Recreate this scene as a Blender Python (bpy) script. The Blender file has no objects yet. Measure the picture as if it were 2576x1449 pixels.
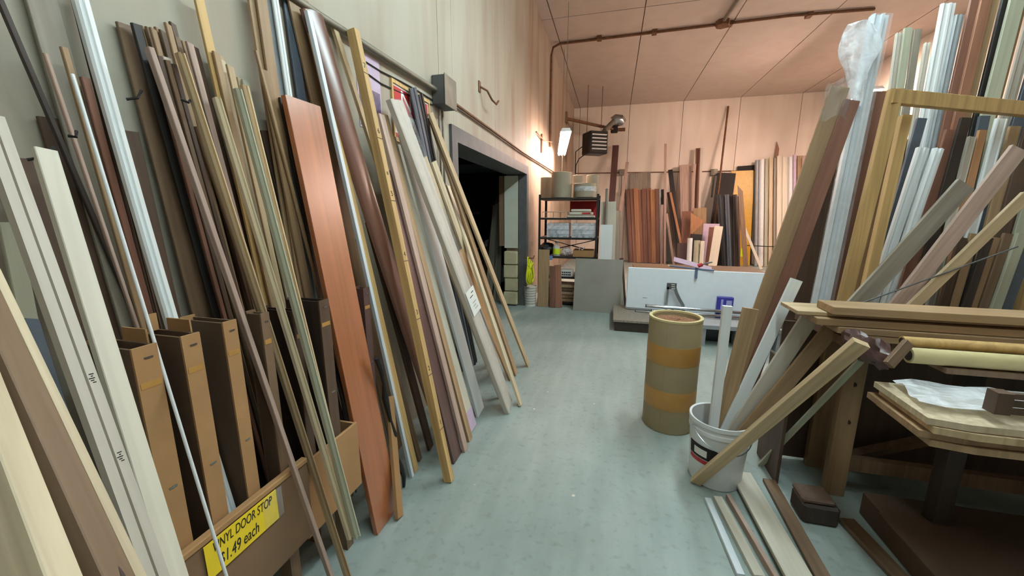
import bpy, bmesh, math, random
from mathutils import Vector, Matrix
from mathutils.bvhtree import BVHTree
random.seed(7)
scn = bpy.context.scene
COL = scn.collection
R = math.radians

# ------------------------------------------------------------------ camera, world, lights, exposure
W_, H_, F_ = 2576.0, 1449.0, 960.0
PITCH, YAW, HGT = R(10.95), R(14.6), 1.44
cam = bpy.data.cameras.new('camera')
cam.sensor_width = 36.0
cam.lens = 36.0 * F_ / W_
cam.clip_start = 0.02
camo = bpy.data.objects.new('camera', cam)
COL.objects.link(camo)
camo.location = (0, 0, HGT)
camo.rotation_euler = (R(90) - PITCH, 0, YAW)
scn.camera = camo

wd = bpy.data.worlds.new('world')
scn.world = wd
wd.use_nodes = True
wd.node_tree.nodes['Background'].inputs[0].default_value = (0.80, 0.88, 0.90, 1)
wd.node_tree.nodes['Background'].inputs[1].default_value = 0.05

scn.view_settings.view_transform = 'Standard'
scn.view_settings.look = 'None'
scn.view_settings.exposure = 0.0
scn.view_settings.gamma = 1.0
scn.view_settings.use_curve_mapping = False


# ceiling strip lights out of the frame: x, y, z, emission of their tubes (built with the other lamps below)
COOL = (0.80, 0.98, 1.0, 1)
STRIPS = [(1.10, 3.42, 3.85, 138.0, 'lit ceiling strip above the aisle'), (0.60, 0.55, 3.85, 88.0, 'lit ceiling strip above the lumber bin')]
BACK_GLOW, BACK_GLOW_RIGHT = 130.0, 460.0
PEACH = (1.0, 0.72, 0.61, 1)

# ------------------------------------------------------------------ measuring frame (photo pixels -> metres on a chosen plane)
FW = Vector((-math.sin(YAW) * math.cos(PITCH), math.cos(YAW) * math.cos(PITCH), -math.sin(PITCH)))
RT = Vector((math.cos(YAW), math.sin(YAW), 0))
UP = RT.cross(FW)
C0 = Vector((0, 0, HGT))
AX = {'x': 0, 'y': 1, 'z': 2}


def at(u, v, pl):
    d = FW * F_ + RT * (u - W_ / 2) - UP * (v - H_ / 2)
    if pl[0] == 'lean':           # plane x = x0 + m (2 - z), parallel layers of lumber against the left wall
        n = Vector((1, 0, pl[2]))
        return C0 + d * ((pl[1] + 2 * pl[2] - n.dot(C0)) / n.dot(d))
    i = AX[pl[0]]
    return C0 + d * ((pl[1] - C0[i]) / d[i])


def prj(P):
    q = P - C0
    z = q.dot(FW)
    return (W_ / 2 + F_ * q.dot(RT) / z, H_ / 2 - F_ * q.dot(UP) / z)


# ------------------------------------------------------------------ materials
def S(r, g, b):
    def f(c):
        c /= 255.0
        return c / 12.92 if c <= 0.04045 else ((c + 0.055) / 1.055) ** 2.4
    return (f(r), f(g), f(b), 1.0)


MATS = {}


def newmat(name):
    m = bpy.data.materials.new(name)
    m.use_nodes = True
    nt = m.node_tree
    b = nt.nodes['Principled BSDF']
    return m, nt, b


def wood(name, c, rough=0.55, var=0.28, scale=1.0, coat=0.0, sat=0.86):
    """grain runs along local z"""
    if name in MATS:
        return MATS[name]
    m, nt, b = newmat(name)
    lum = .3 * c[0] + .59 * c[1] + .11 * c[2]
    c = tuple(lum + (x - lum) * sat for x in c[:3])
    N, L = nt.nodes, nt.links
    tc = N.new('ShaderNodeTexCoord')
    oi = N.new('ShaderNodeObjectInfo')
    mp = N.new('ShaderNodeMapping')
    mp.inputs['Scale'].default_value = (38 * scale, 38 * scale, 1.6 * scale)
    add = N.new('ShaderNodeVectorMath')
    L.new(tc.outputs['Object'], add.inputs[0])
    mul = N.new('ShaderNodeMath'); mul.operation = 'MULTIPLY'; mul.inputs[1].default_value = 9.0
    L.new(oi.outputs['Random'], mul.inputs[0])
    L.new(mul.outputs[0], add.inputs[1])
    L.new(add.outputs[0], mp.inputs['Vector'])
    nz = N.new('ShaderNodeTexNoise')
    nz.inputs['Scale'].default_value = 1.0
    nz.inputs['Detail'].default_value = 5
    nz.inputs['Distortion'].default_value = 0.6
    L.new(mp.outputs[0], nz.inputs['Vector'])
    n2 = N.new('ShaderNodeTexNoise')
    n2.inputs['Scale'].default_value = 3.2
    n2.inputs['Detail'].default_value = 2
    L.new(add.outputs[0], n2.inputs['Vector'])
    rp = N.new('ShaderNodeValToRGB')
    rp.color_ramp.elements[0].position = 0.3
    rp.color_ramp.elements[1].position = 0.72
    rp.color_ramp.elements[0].color = (c[0] * (1 - var), c[1] * (1 - var * 1.1), c[2] * (1 - var * 1.2), 1)
    rp.color_ramp.elements[1].color = (min(1, c[0] * (1 + var * .5)), min(1, c[1] * (1 + var * .5)), min(1, c[2] * (1 + var * .5)), 1)
    L.new(nz.outputs['Fac'], rp.inputs[0])
    hs = N.new('ShaderNodeHueSaturation')
    mr = N.new('ShaderNodeMapRange')
    mr.inputs['To Min'].default_value = 0.86
    mr.inputs['To Max'].default_value = 1.12
    m3 = N.new('ShaderNodeMath'); m3.operation = 'ADD'
    L.new(oi.outputs['Random'], m3.inputs[0])
    L.new(n2.outputs['Fac'], m3.inputs[1])
    m4 = N.new('ShaderNodeMath'); m4.operation = 'MULTIPLY'; m4.inputs[1].default_value = 0.5
    L.new(m3.outputs[0], m4.inputs[0])
    L.new(m4.outputs[0], mr.inputs['Value'])
    L.new(mr.outputs[0], hs.inputs['Value'])
    L.new(rp.outputs[0], hs.inputs['Color'])
    L.new(hs.outputs[0], b.inputs['Base Color'])
    b.inputs['Roughness'].default_value = rough
    b.inputs['Coat Weight'].default_value = coat
    b.inputs['Coat Roughness'].default_value = 0.30
    bp = N.new('ShaderNodeBump')
    bp.inputs['Strength'].default_value = 0.12
    bp.inputs['Distance'].default_value = 0.002
    L.new(nz.outputs['Fac'], bp.inputs['Height'])
    L.new(bp.outputs[0], b.inputs['Normal'])
    MATS[name] = m
    return m


def plain(name, c, rough=0.5, metal=0.0, var=0.08, scale=14.0, spec=0.5, bump=0.0):
    if name in MATS:
        return MATS[name]
    m, nt, b = newmat(name)
    N, L = nt.nodes, nt.links
    tc = N.new('ShaderNodeTexCoord')
    nz = N.new('ShaderNodeTexNoise')
    nz.inputs['Scale'].default_value = scale
    nz.inputs['Detail'].default_value = 4
    L.new(tc.outputs['Object'], nz.inputs['Vector'])
    rp = N.new('ShaderNodeValToRGB')
    rp.color_ramp.elements[0].position = 0.3
    rp.color_ramp.elements[1].position = 0.7
    rp.color_ramp.elements[0].color = tuple(x * (1 - var) for x in c[:3]) + (1,)
    rp.color_ramp.elements[1].color = tuple(min(1, x * (1 + var)) for x in c[:3]) + (1,)
    L.new(nz.outputs['Fac'], rp.inputs[0])
    L.new(rp.outputs[0], b.inputs['Base Color'])
    b.inputs['Roughness'].default_value = rough
    b.inputs['Metallic'].default_value = metal
    b.inputs['Specular IOR Level'].default_value = spec
    if bump:
        bp = N.new('ShaderNodeBump')
        bp.inputs['Strength'].default_value = bump
        bp.inputs['Distance'].default_value = 0.004
        L.new(nz.outputs['Fac'], bp.inputs['Height'])
        L.new(bp.outputs[0], b.inputs['Normal'])
    MATS[name] = m
    return m


def film(name, c=(0.92, 0.95, 1, 1), alpha=0.10, rough=0.2):
    if name in MATS:
        return MATS[name]
    m, nt, b = newmat(name)
    N, L = nt.nodes, nt.links
    b.inputs['Base Color'].default_value = c
    b.inputs['Roughness'].default_value = rough
    tc = N.new('ShaderNodeTexCoord')
    nz = N.new('ShaderNodeTexNoise')
    nz.inputs['Scale'].default_value = 9
    nz.inputs['Detail'].default_value = 3
    nz.inputs['Distortion'].default_value = 1.5
    L.new(tc.outputs['Object'], nz.inputs['Vector'])
    bp = N.new('ShaderNodeBump')
    bp.inputs['Strength'].default_value = 0.35
    bp.inputs['Distance'].default_value = 0.02
    L.new(nz.outputs['Fac'], bp.inputs['Height'])
    L.new(bp.outputs[0], b.inputs['Normal'])
    mr = N.new('ShaderNodeMapRange')
    mr.inputs['From Min'].default_value = 0.35
    mr.inputs['From Max'].default_value = 0.7
    mr.inputs['To Min'].default_value = alpha * 0.6
    mr.inputs['To Max'].default_value = min(1, alpha * 1.6)
    L.new(nz.outputs['Fac'], mr.inputs['Value'])
    L.new(mr.outputs[0], b.inputs['Alpha'])
    MATS[name] = m
    return m


def emis(name, c, s):
    if name in MATS:
        return MATS[name]
    m, nt, b = newmat(name)
    b.inputs['Base Color'].default_value = (0.8, 0.8, 0.8, 1)
    b.inputs['Emission Color'].default_value = c
    b.inputs['Emission Strength'].default_value = s
    MATS[name] = m
    return m


PAL = {
    'pine': wood('pine_wood', S(200, 172, 128)),
    'pine_pale': wood('pale_pine_wood', S(214, 196, 160)),
    'pine_yellow': wood('yellow_pine_wood', S(214, 172, 98)),
    'tan': wood('tan_wood', S(172, 138, 96)),
    'oak': wood('oak_wood', S(158, 124, 84)),
    'umber': wood('umber_wood', S(122, 94, 66)),
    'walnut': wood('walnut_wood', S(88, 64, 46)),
    'dark': wood('dark_stained_wood', S(54, 40, 31)),
    'black': wood('black_stained_wood', S(30, 25, 22)),
    'red': wood('red_brown_wood', S(170, 96, 46), rough=0.34, coat=1.0, var=0.22, sat=0.9),
    'mahogany': wood('mahogany_wood', S(104, 62, 44), rough=0.32, coat=0.5),
    'redwood': wood('cedar_wood', S(152, 98, 68)),
    'cedar_dark': wood('dark_cedar_wood', S(128, 82, 60)),
    'orange': wood('orange_wood', S(184, 126, 76)),
    'rosy': wood('rosy_wood', S(188, 158, 142)),
    'grey': wood('grey_weathered_wood', S(148, 138, 122)),
    'cream': wood('cream_primed_wood', S(214, 206, 186), var=0.10),
    'white': wood('white_primed_wood', S(236, 240, 240), var=0.04, rough=0.45),
    'white_blue': wood('cool_white_primed_wood', S(214, 222, 228), var=0.05, rough=0.4),
    'offwhite': wood('off_white_wood', S(196, 186, 170), var=0.12),
    'green_grey': wood('greenish_grey_wood', S(176, 176, 150), var=0.15),
    'mdf': wood('fibreboard_brown', S(150, 118, 84), var=0.08),
    'card': plain('cardboard_brown', S(164, 124, 82), 0.85, var=0.10, scale=6),
    'card_shaded': plain('cardboard_shaded_brown', S(92, 70, 50), 0.85, var=0.10, scale=6),  # cardboard with the shade of the faces turned from the lamps put in
    'plum': wood('plum_brown_wood', S(92, 62, 58), rough=0.4),
    'slate': plain('slate_blue_plastic', S(74, 82, 92), 0.4, var=0.1),
    'grey_pvc': plain('grey_plastic', S(150, 154, 156), 0.4),
    'white_pvc': plain('white_plastic', S(222, 225, 226), 0.35, var=0.04),
    'black_pvc': plain('black_plastic', S(30, 30, 31), 0.4),
    'steel': plain('bare_steel', S(170, 174, 178), 0.28, 1.0),
    'chrome': plain('chrome_metal', S(215, 220, 226), 0.12, 1.0, var=0.03),
    'rust': plain('rusty_steel', S(112, 78, 54), 0.7, 0.4, var=0.3),
    'conduit': plain('galvanised_steel', S(128, 122, 110), 0.55, 0.5, var=0.2),
    'shelf_metal': plain('dark_shelf_metal', S(46, 42, 40), 0.5, 0.4, var=0.2),
    'ink': plain('black_ink', S(32, 28, 26), 0.8, var=0.0),
    'redpaint': plain('red_paint', S(176, 30, 34), 0.5, var=0.05),
    'paper': plain('white_paper', S(228, 228, 222), 0.7, var=0.04),
    'lilac': plain('lilac_paper', S(196, 176, 200), 0.6, var=0.08),
    'violet_print': plain('violet_print', S(110, 92, 116), 0.5, var=0.3, scale=40),
    'yellow': plain('yellow_paper', S(244, 212, 40), 0.6, var=0.04),
    'tape': plain('tan_packing_tape', S(176, 130, 66), 0.42, var=0.06),
    'tube': plain('grey_brown_cardboard', S(142, 126, 94), 0.6, var=0.08, scale=5),
    'tubeend': plain('pale_cardboard_edge', S(198, 184, 136), 0.7),
    'darkroom': plain('shade_dark_plaster', S(34, 33, 31), 0.9, var=0.3, scale=3),  # near-black: the shade of the unlit side room put into the colour
    'gunmetal': plain('gunmetal_paint', S(84, 84, 84), 0.6, var=0.18, scale=8),
    'block': plain('cream_block', S(196, 186, 150), 0.9, var=0.12, scale=10, bump=0.5),
    'board_white': plain('plaster_board', S(200, 202, 186), 0.8, var=0.08, scale=4),
    'film': film('clear_film'),
    'film_shiny': film('shiny_film', alpha=0.9, rough=0.08),
    'film_heavy': film('milky_film', alpha=0.42),
}


def concrete():
    m, nt, b = newmat('worn_concrete')
    N, L = nt.nodes, nt.links
    tc = N.new('ShaderNodeTexCoord')
    n1 = N.new('ShaderNodeTexNoise'); n1.inputs['Scale'].default_value = 1.7; n1.inputs['Detail'].default_value = 8; n1.inputs['Roughness'].default_value = 0.6
    n2 = N.new('ShaderNodeTexNoise'); n2.inputs['Scale'].default_value = 26; n2.inputs['Detail'].default_value = 5
    vo = N.new('ShaderNodeTexVoronoi'); vo.inputs['Scale'].default_value = 5.5
    mp = N.new('ShaderNodeMapping'); mp.inputs['Scale'].default_value = (9, 1.3, 1)
    n3 = N.new('ShaderNodeTexNoise'); n3.inputs['Scale'].default_value = 1.2; n3.inputs['Detail'].default_value = 4
    for n in (n1, n2, vo, mp):
        L.new(tc.outputs['Object'], n.inputs['Vector'])
    L.new(mp.outputs[0], n3.inputs['Vector'])
    r1 = N.new('ShaderNodeValToRGB')
    r1.color_ramp.elements[0].position = 0.3; r1.color_ramp.elements[1].position = 0.72
    r1.color_ramp.elements[0].color = S(130, 143, 137)
    r1.color_ramp.elements[1].color = S(166, 178, 172)
    mx = N.new('ShaderNodeMix'); mx.data_type = 'FLOAT'; mx.inputs[0].default_value = 0.4
    L.new(n1.outputs['Fac'], mx.inputs[2]); L.new(n3.outputs['Fac'], mx.inputs[3])
    L.new(mx.outputs[0], r1.inputs[0])
    # paint specks
    r2 = N.new('ShaderNodeValToRGB')
    r2.color_ramp.elements[0].position = 0.035; r2.color_ramp.elements[0].color = (1, 1, 1, 1)
    r2.color_ramp.elements[1].position = 0.06; r2.color_ramp.elements[1].color = (0, 0, 0, 1)
    L.new(vo.outputs['Distance'], r2.inputs[0])
    gt = N.new('ShaderNodeMath'); gt.operation = 'GREATER_THAN'; gt.inputs[1].default_value = 0.55
    sp = N.new('ShaderNodeSeparateColor'); L.new(vo.outputs['Color'], sp.inputs[0]); L.new(sp.outputs[0], gt.inputs[0])
    ml = N.new('ShaderNodeMath'); ml.operation = 'MULTIPLY'
    L.new(r2.outputs[0], ml.inputs[0]); L.new(gt.outputs[0], ml.inputs[1])
    m2 = N.new('ShaderNodeMix'); m2.data_type = 'RGBA'
    L.new(ml.outputs[0], m2.inputs[0]); L.new(r1.outputs[0], m2.inputs[6]); m2.inputs[7].default_value = S(214, 212, 196)
    # dark scuffs
    r3 = N.new('ShaderNodeValToRGB')
    r3.color_ramp.elements[0].position = 0.28; r3.color_ramp.elements[0].color = (0.72, 0.70, 0.66, 1)
    r3.color_ramp.elements[1].position = 0.45; r3.color_ramp.elements[1].color = (1, 1, 1, 1)
    L.new(n2.outputs['Fac'], r3.inputs[0])
    m3 = N.new('ShaderNodeMix'); m3.data_type = 'RGBA'; m3.blend_type = 'MULTIPLY'; m3.inputs[0].default_value = 0.6
    L.new(m2.outputs[2], m3.inputs[6]); L.new(r3.outputs[0], m3.inputs[7])
    L.new(m3.outputs[2], b.inputs['Base Color'])
    b.inputs['Roughness'].default_value = 0.5
    bp = N.new('ShaderNodeBump'); bp.inputs['Strength'].default_value = 0.15; bp.inputs['Distance'].default_value = 0.003
    L.new(n2.outputs['Fac'], bp.inputs['Height']); L.new(bp.outputs[0], b.inputs['Normal'])
    return m


def stained_paint(name, c, stain, amount, sy=1.0, rough=0.7, grow=None):
    """painted wall with vertical run-off stains"""
    m, nt, b = newmat(name)
    N, L = nt.nodes, nt.links
    tc = N.new('ShaderNodeTexCoord')
    mp = N.new('ShaderNodeMapping'); mp.inputs['Scale'].default_value = (3.2 * sy, 3.2 * sy, 0.45)
    L.new(tc.outputs['Object'], mp.inputs['Vector'])
    n1 = N.new('ShaderNodeTexNoise'); n1.inputs['Scale'].default_value = 1.0; n1.inputs['Detail'].default_value = 6; n1.inputs['Distortion'].default_value = 0.4
    L.new(mp.outputs[0], n1.inputs['Vector'])
    n2 = N.new('ShaderNodeTexNoise'); n2.inputs['Scale'].default_value = 55; n2.inputs['Detail'].default_value = 3
    L.new(tc.outputs['Object'], n2.inputs['Vector'])
    mr = N.new('ShaderNodeMapRange'); mr.inputs['From Min'].default_value = 0.42; mr.inputs['From Max'].default_value = 0.75
    mr.inputs['To Max'].default_value = amount
    L.new(n1.outputs['Fac'], mr.inputs['Value'])
    mx = N.new('ShaderNodeMix'); mx.data_type = 'RGBA'
    if grow:  # even browning towards the back: stain plus warm far light put into colour
        sp = N.new('ShaderNodeSeparateXYZ'); L.new(tc.outputs['Object'], sp.inputs[0])
        g = N.new('ShaderNodeMapRange'); g.interpolation_type = 'SMOOTHSTEP'
        g.inputs['From Min'].default_value, g.inputs['From Max'].default_value = grow[0], grow[1]
        g.inputs['To Min'].default_value, g.inputs['To Max'].default_value = 0.0, 1.0
        L.new(sp.outputs[1], g.inputs['Value'])
        ad = N.new('ShaderNodeMath'); ad.operation = 'MULTIPLY_ADD'; ad.use_clamp = True
        L.new(g.outputs[0], ad.inputs[0]); ad.inputs[1].default_value = grow[2]; L.new(mr.outputs[0], ad.inputs[2])
        L.new(ad.outputs[0], mx.inputs[0])
    else:
        L.new(mr.outputs[0], mx.inputs[0])
    mx.inputs[6].default_value = c; mx.inputs[7].default_value = stain
    L.new(mx.outputs[2], b.inputs['Base Color'])
    b.inputs['Roughness'].default_value = rough
    bp = N.new('ShaderNodeBump'); bp.inputs['Strength'].default_value = 0.2; bp.inputs['Distance'].default_value = 0.004
    L.new(n2.outputs['Fac'], bp.inputs['Height']); L.new(bp.outputs[0], b.inputs['Normal'])
    MATS[name] = m
    return m


M_FLOOR = concrete()
M_WALL = stained_paint('cream_wall_paint', S(174, 168, 152), S(132, 96, 70), 0.5, grow=(2.2, 6.0, 0.45))
M_BACK = stained_paint('cream_liner_panel', S(234, 222, 208), S(200, 174, 150), 0.35)
M_CEIL = stained_paint('cream_ceiling_panel', S(192, 178, 168), S(166, 144, 130), 0.3)

# ------------------------------------------------------------------ object helpers


def link(name, bm, mat, parent=None, smooth=False):
    me = bpy.data.meshes.new(name)
    bmesh.ops.recalc_face_normals(bm, faces=bm.faces)
    bm.to_mesh(me)
    bm.free()
    me.materials.append(mat)
    if smooth:
        for p in me.polygons:
            p.use_smooth = True
        me.set_sharp_from_angle(angle=R(38))
    o = bpy.data.objects.new(name, me)
    COL.objects.link(o)
    if parent:
        o.parent = parent
    return o


def tag(o, label=None, cat=None, group=None, kind=None):
    if label: o['label'] = label
    if cat: o['category'] = cat
    if group: o['group'] = group
    if kind: o['kind'] = kind
    return o


def empty(name, loc, label=None, cat=None, group=None, kind=None):
    o = bpy.data.objects.new(name, None)
    COL.objects.link(o)
    o.location = loc
    o.empty_display_size = 0.1
    return tag(o, label, cat, group, kind)


def kid(name, bm, mat, parent, smooth=False, label=None):
    """mesh built in world coordinates, parented to an empty that is only translated"""
    loc = parent.matrix_world.translation if False else Vector(parent.location)
    if parent.parent:
        loc = loc + Vector(parent.parent.location)
    bmesh.ops.translate(bm, verts=bm.verts, vec=-loc)
    o = link(name, bm, mat, parent, smooth)
    if label: o['label'] = label
    return o


def top(name, bm, mat, label=None, cat=None, group=None, kind=None, smooth=False, origin=None):
    if origin is None:
        vs = [v.co for v in bm.verts]
        origin = Vector(((min(v.x for v in vs) + max(v.x for v in vs)) / 2, (min(v.y for v in vs) + max(v.y for v in vs)) / 2, min(v.z for v in vs)))
    bmesh.ops.translate(bm, verts=bm.verts, vec=-Vector(origin))
    o = link(name, bm, mat, None, smooth)
    o.location = origin
    return tag(o, label, cat, group, kind)


def box(bm, x0, x1, y0, y1, z0, z1, mtx=None, bev=0.0):
    r = bmesh.ops.create_cube(bm, size=1.0)
    for v in r['verts']:
        v.co = Vector(((x0 + x1) / 2 + v.co.x * (x1 - x0), (y0 + y1) / 2 + v.co.y * (y1 - y0), (z0 + z1) / 2 + v.co.z * (z1 - z0)))
    if bev:
        es = set(e for v in r['verts'] for e in v.link_edges)
        rr = bmesh.ops.bevel(bm, geom=list(es), offset=bev, segments=1, affect='EDGES')
        vs = set(v for f in rr['faces'] for v in f.verts) | set(v for v in r['verts'] if v.is_valid)
        if mtx:
            bmesh.ops.transform(bm, matrix=mtx, verts=list(vs))
        return bm
    if mtx:
        bmesh.ops.transform(bm, matrix=mtx, verts=r['verts'])
    return bm


def bx(*a, **k):
    return box(bmesh.new(), *a, **k)


def frame(o, ez, face):
    ez = ez.normalized()
    ey = face - ez * face.dot(ez)
    ey.normalize()
    ex = ey.cross(ez)
    return Matrix(((ex.x, ey.x, ez.x, o.x), (ex.y, ey.y, ez.y, o.y), (ex.z, ey.z, ez.z, o.z), (0, 0, 0, 1)))


def tube(bm, pts, r, n=10, cap=True):
    """round bar through points"""
    rings = []
    m = len(pts)
    up = Vector((0.13, 0.37, 0.92))
    for i, p in enumerate(pts):
        d = (pts[min(i + 1, m - 1)] - pts[max(i - 1, 0)]).normalized()
        a = d.cross(up)
        if a.length < 1e-3:
            a = d.cross(Vector((1, 0, 0)))
        a.normalize()
        b_ = d.cross(a)
        rr = r[i] if isinstance(r, (list, tuple)) else r
        rings.append([bm.verts.new(p + a * (rr * math.cos(2 * math.pi * k / n)) + b_ * (rr * math.sin(2 * math.pi * k / n))) for k in range(n)])
    for i in range(m - 1):
        for k in range(n):
            bm.faces.new((rings[i][k], rings[i][(k + 1) % n], rings[i + 1][(k + 1) % n], rings[i + 1][k]))
    if cap:
        bm.faces.new(rings[0][::-1])
        bm.faces.new(rings[-1])
    return bm


def tb(pts, r, n=10):
    return tube(bmesh.new(), [Vector(p) for p in pts], r, n)


def lathe(bm, prof, c, n=32, closed=False):
    """prof: (radius, z) list around the vertical through c"""
    rings = []
    for (r, z) in prof:
        rings.append([bm.verts.new((c[0] + r * math.cos(2 * math.pi * k / n), c[1] + r * math.sin(2 * math.pi * k / n), c[2] + z)) for k in range(n)])
    m = len(rings)
    for i in range(m if closed else m - 1):
        a, b_ = rings[i], rings[(i + 1) % m]
        for k in range(n):
            bm.faces.new((a[k], a[(k + 1) % n], b_[(k + 1) % n], b_[k]))
    if not closed:
        if prof[0][0] > 1e-4: bm.faces.new(rings[0][::-1])
        if prof[-1][0] > 1e-4: bm.faces.new(rings[-1])
    return bm


# cross-sections: (x along width, y towards the face); unit width and thickness
def profile(kind, w, t):
    c = min(0.0015, t * .2, w * .2)
    a, b_ = w / 2, t / 2
    if kind == 'rect':
        return [(-a + c, -b_), (a - c, -b_), (a, -b_ + c), (a, b_ - c), (a - c, b_), (-a + c, b_), (-a, b_ - c), (-a, -b_ + c)]
    if kind == 'casing':
        return [(-a, -b_), (a, -b_), (a, b_ * .7), (a * .86, b_), (a * .62, b_), (a * .55, b_ * .35), (a * .3, b_ * .3), (-a * .3, b_ * .15), (-a * .7, -b_ * .1), (-a * .82, b_ * .2), (-a, b_ * .1)]
    if kind == 'ridge':
        return [(-a, -b_), (a, -b_), (a, b_ * .4), (a * .7, b_), (a * .4, b_ * .2), (0, b_ * .2), (-a * .05, b_), (-a * .35, b_), (-a * .45, b_ * .1), (-a, b_ * .1)]
    if kind == 'cove':
        p = [(-a, -b_), (a, -b_)]
        for i in range(9):
            th = math.pi * i / 8
            p.append((a * math.cos(th), -b_ * .3 + 1.3 * b_ * math.sin(th)))
        return p
    if kind == 'round':
        return [(a * math.cos(2 * math.pi * i / 14), a * math.sin(2 * math.pi * i / 14)) for i in range(14)]
    if kind == 'channel':
        k = t * .22
        return [(-a, -b_), (a, -b_), (a, b_), (a - k, b_), (a - k, -b_ + k), (-a + k, -b_ + k), (-a + k, b_), (-a, b_)]
    if kind == 'angle':
        k = t * .25
        return [(-a, -b_), (a, -b_), (a, -b_ + k), (-a + k, -b_ + k), (-a + k, b_), (-a, b_)]
    if kind == 'groove':
        return [(-a, -b_), (a, -b_), (a, b_), (a * .12, b_), (a * .06, b_ * .4), (-a * .06, b_ * .4), (-a * .12, b_), (-a, b_)]
    raise ValueError(kind)


def extrude(bm, prof, L, segs=1, bow=0.0, twist=0.0, jag=0.0):
    rings = []
    for i in range(segs + 1):
        s = i / segs
        off = bow * 4 * s * (1 - s)
        ct, st = math.cos(twist * s), math.sin(twist * s)
        rings.append([bm.verts.new((x * ct - y * st, x * st + y * ct + off, s * L + (jag * x if i == segs else 0))) for x, y in prof])
    n = len(prof)
    for i in range(segs):
        for k in range(n):
            bm.faces.new((rings[i][k], rings[i][(k + 1) % n], rings[i + 1][(k + 1) % n], rings[i + 1][k]))
    bm.faces.new(rings[0][::-1])
    bm.faces.new(rings[-1])
    return bm


FACE_L = Vector((1, 0, 0))
FACE_F = Vector((0, -1, 0))


def pieces(t_px, t_pl, l_px, l_pl, zend=0.0, up=0.0):
    T = at(*t_px, t_pl)
    Lo = at(*l_px, l_pl)
    d = (T - Lo).normalized()
    B = Lo.copy()
    if zend is not None and abs(d.z) > 0.05:
        B = Lo + d * ((zend - Lo.z) / d.z)
    return B, T + d * up


OBST = []


def solid(o):
    """remember a finished object so that boards placed later keep clear of it"""
    for c in [o] + [k for k in bpy.data.objects if k.parent == o]:
        if c.type != 'MESH':
            continue
        base = o.location if c is not o else Vector((0, 0, 0))
        mw = c.matrix_basis if c is o else Matrix.Translation(o.location) @ c.matrix_basis
        vs = [mw @ v.co for v in c.data.vertices]
        OBST.append(hull(vs, [tuple(p.vertices) for p in c.data.polygons]))
    return o


def hull(vs, ps):
    lo = Vector([min(v[i] for v in vs) for i in range(3)])
    hi = Vector([max(v[i] for v in vs) for i in range(3)])
    return (BVHTree.FromPolygons(vs, ps), lo, hi)


def clear(h):
    for b2, lo, hi in OBST:
        if all(h[1][i] <= hi[i] and lo[i] <= h[2][i] for i in range(3)) and h[0].overlap(b2):
            return False
    return True


TRY = sorted([(.006 * a, .008 * b) for a in range(-8, 9) for b in range(-4, 5)], key=lambda q: abs(q[0]) * 1.0 + abs(q[1]) * 1.3)


def board(name, label, cat, t_px, t_pl, l_px, l_pl, mat, wp=None, w=None, t=0.018, zend=0.0, up=0.0, face=FACE_L,
          rot=0.0, prof='rect', bow=0.0, group=None, jag=0.0, twist=0.0, parent=None):
    """a stick of timber from its lower to its upper measured point; wp = its width in photo pixels"""
    B, T = pieces(t_px, t_pl, l_px, l_pl, zend, up)
    d = T - B
    f = Matrix.Rotation(R(rot), 3, d.normalized()) @ face
    M = frame(B, d, f)
    if w is None:
        mid = (at(*t_px, t_pl) + at(*l_px, l_pl)) / 2
        ex = M.col[0].to_3d()
        p0, p1 = prj(mid - ex * .02), prj(mid + ex * .02)
        q0, q1 = prj(mid - d.normalized() * .05), prj(mid + d.normalized() * .05)
        dx, dy = (p1[0] - p0[0]) / .04, (p1[1] - p0[1]) / .04
        sx, sy = q1[0] - q0[0], q1[1] - q0[1]
        g = abs(dx - dy * sx / sy) if abs(sy) > 1e-6 else abs(dx)
        w = wp / max(g, 60.0)
        w = min(w, 0.6)
    if prof == 'round': t = w
    # stand the lowest corner of the foot on the surface
    foot = profile(prof, w, t)
    low = min((M.to_3x3() @ Vector((x, y, 0))).z for x, y in foot)
    if zend is not None:
        M.translation.z -= low
    bm = extrude(bmesh.new(), foot, d.length, 10 if (bow or twist) else 1, bow, twist, jag)
    fx = abs(face.x) > .5
    vs0 = [M @ v.co for v in bm.verts]
    bm.verts.index_update()
    ps0 = [tuple(v.index for v in f_.verts) for f_ in bm.faces]
    best = Vector((0, 0, 0))
    hb = None
    for dd, ll in TRY:
        nd = Vector((dd, ll, 0)) if fx else Vector((ll, dd, 0))
        vs = [v + nd for v in vs0]
        if fx and min(v.x for v in vs) < WX + .003:
            continue
        if not fx and max(v.y for v in vs) > YB - .003:
            continue
        h_ = hull(vs, ps0)
        if hb is None: hb = h_
        if clear(h_):
            best, hb = nd, h_
            break
    else:
        print('STUCK', label)
    OBST.append(hb or hull(vs0, ps0))
    M.translation += best
    o = link(name, bm, mat, parent, smooth=prof in ('round', 'cove', 'casing'))
    o.matrix_world = M
    if label: tag(o, label, cat, group)
    return o


def text_mesh(s, size, mat, parent, mtx, name='lettering', italic=0.0, sx=1.0):
    cu = bpy.data.curves.new('t', 'FONT')
    cu.body = s
    cu.size = size
    cu.extrude = 0.0004
    cu.shear = italic
    cu.align_x = 'CENTER'
    cu.align_y = 'CENTER'
    to = bpy.data.objects.new('t', cu)
    COL.objects.link(to)
    dg = bpy.context.evaluated_depsgraph_get()
    me = bpy.data.meshes.new_from_object(to.evaluated_get(dg))
    bpy.data.objects.remove(to)
    bpy.data.curves.remove(cu)
    me.name = name
    me.transform(Matrix.Diagonal((sx, 1, 1, 1)))
    me.materials.clear()
    me.materials.append(mat)
    o = bpy.data.objects.new(name, me)
    COL.objects.link(o)
    o.parent = parent
    o.matrix_local = mtx
    return o


def X(v): return ('x', v)
def Y(v): return ('y', v)
def Z(v): return ('z', v)

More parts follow.
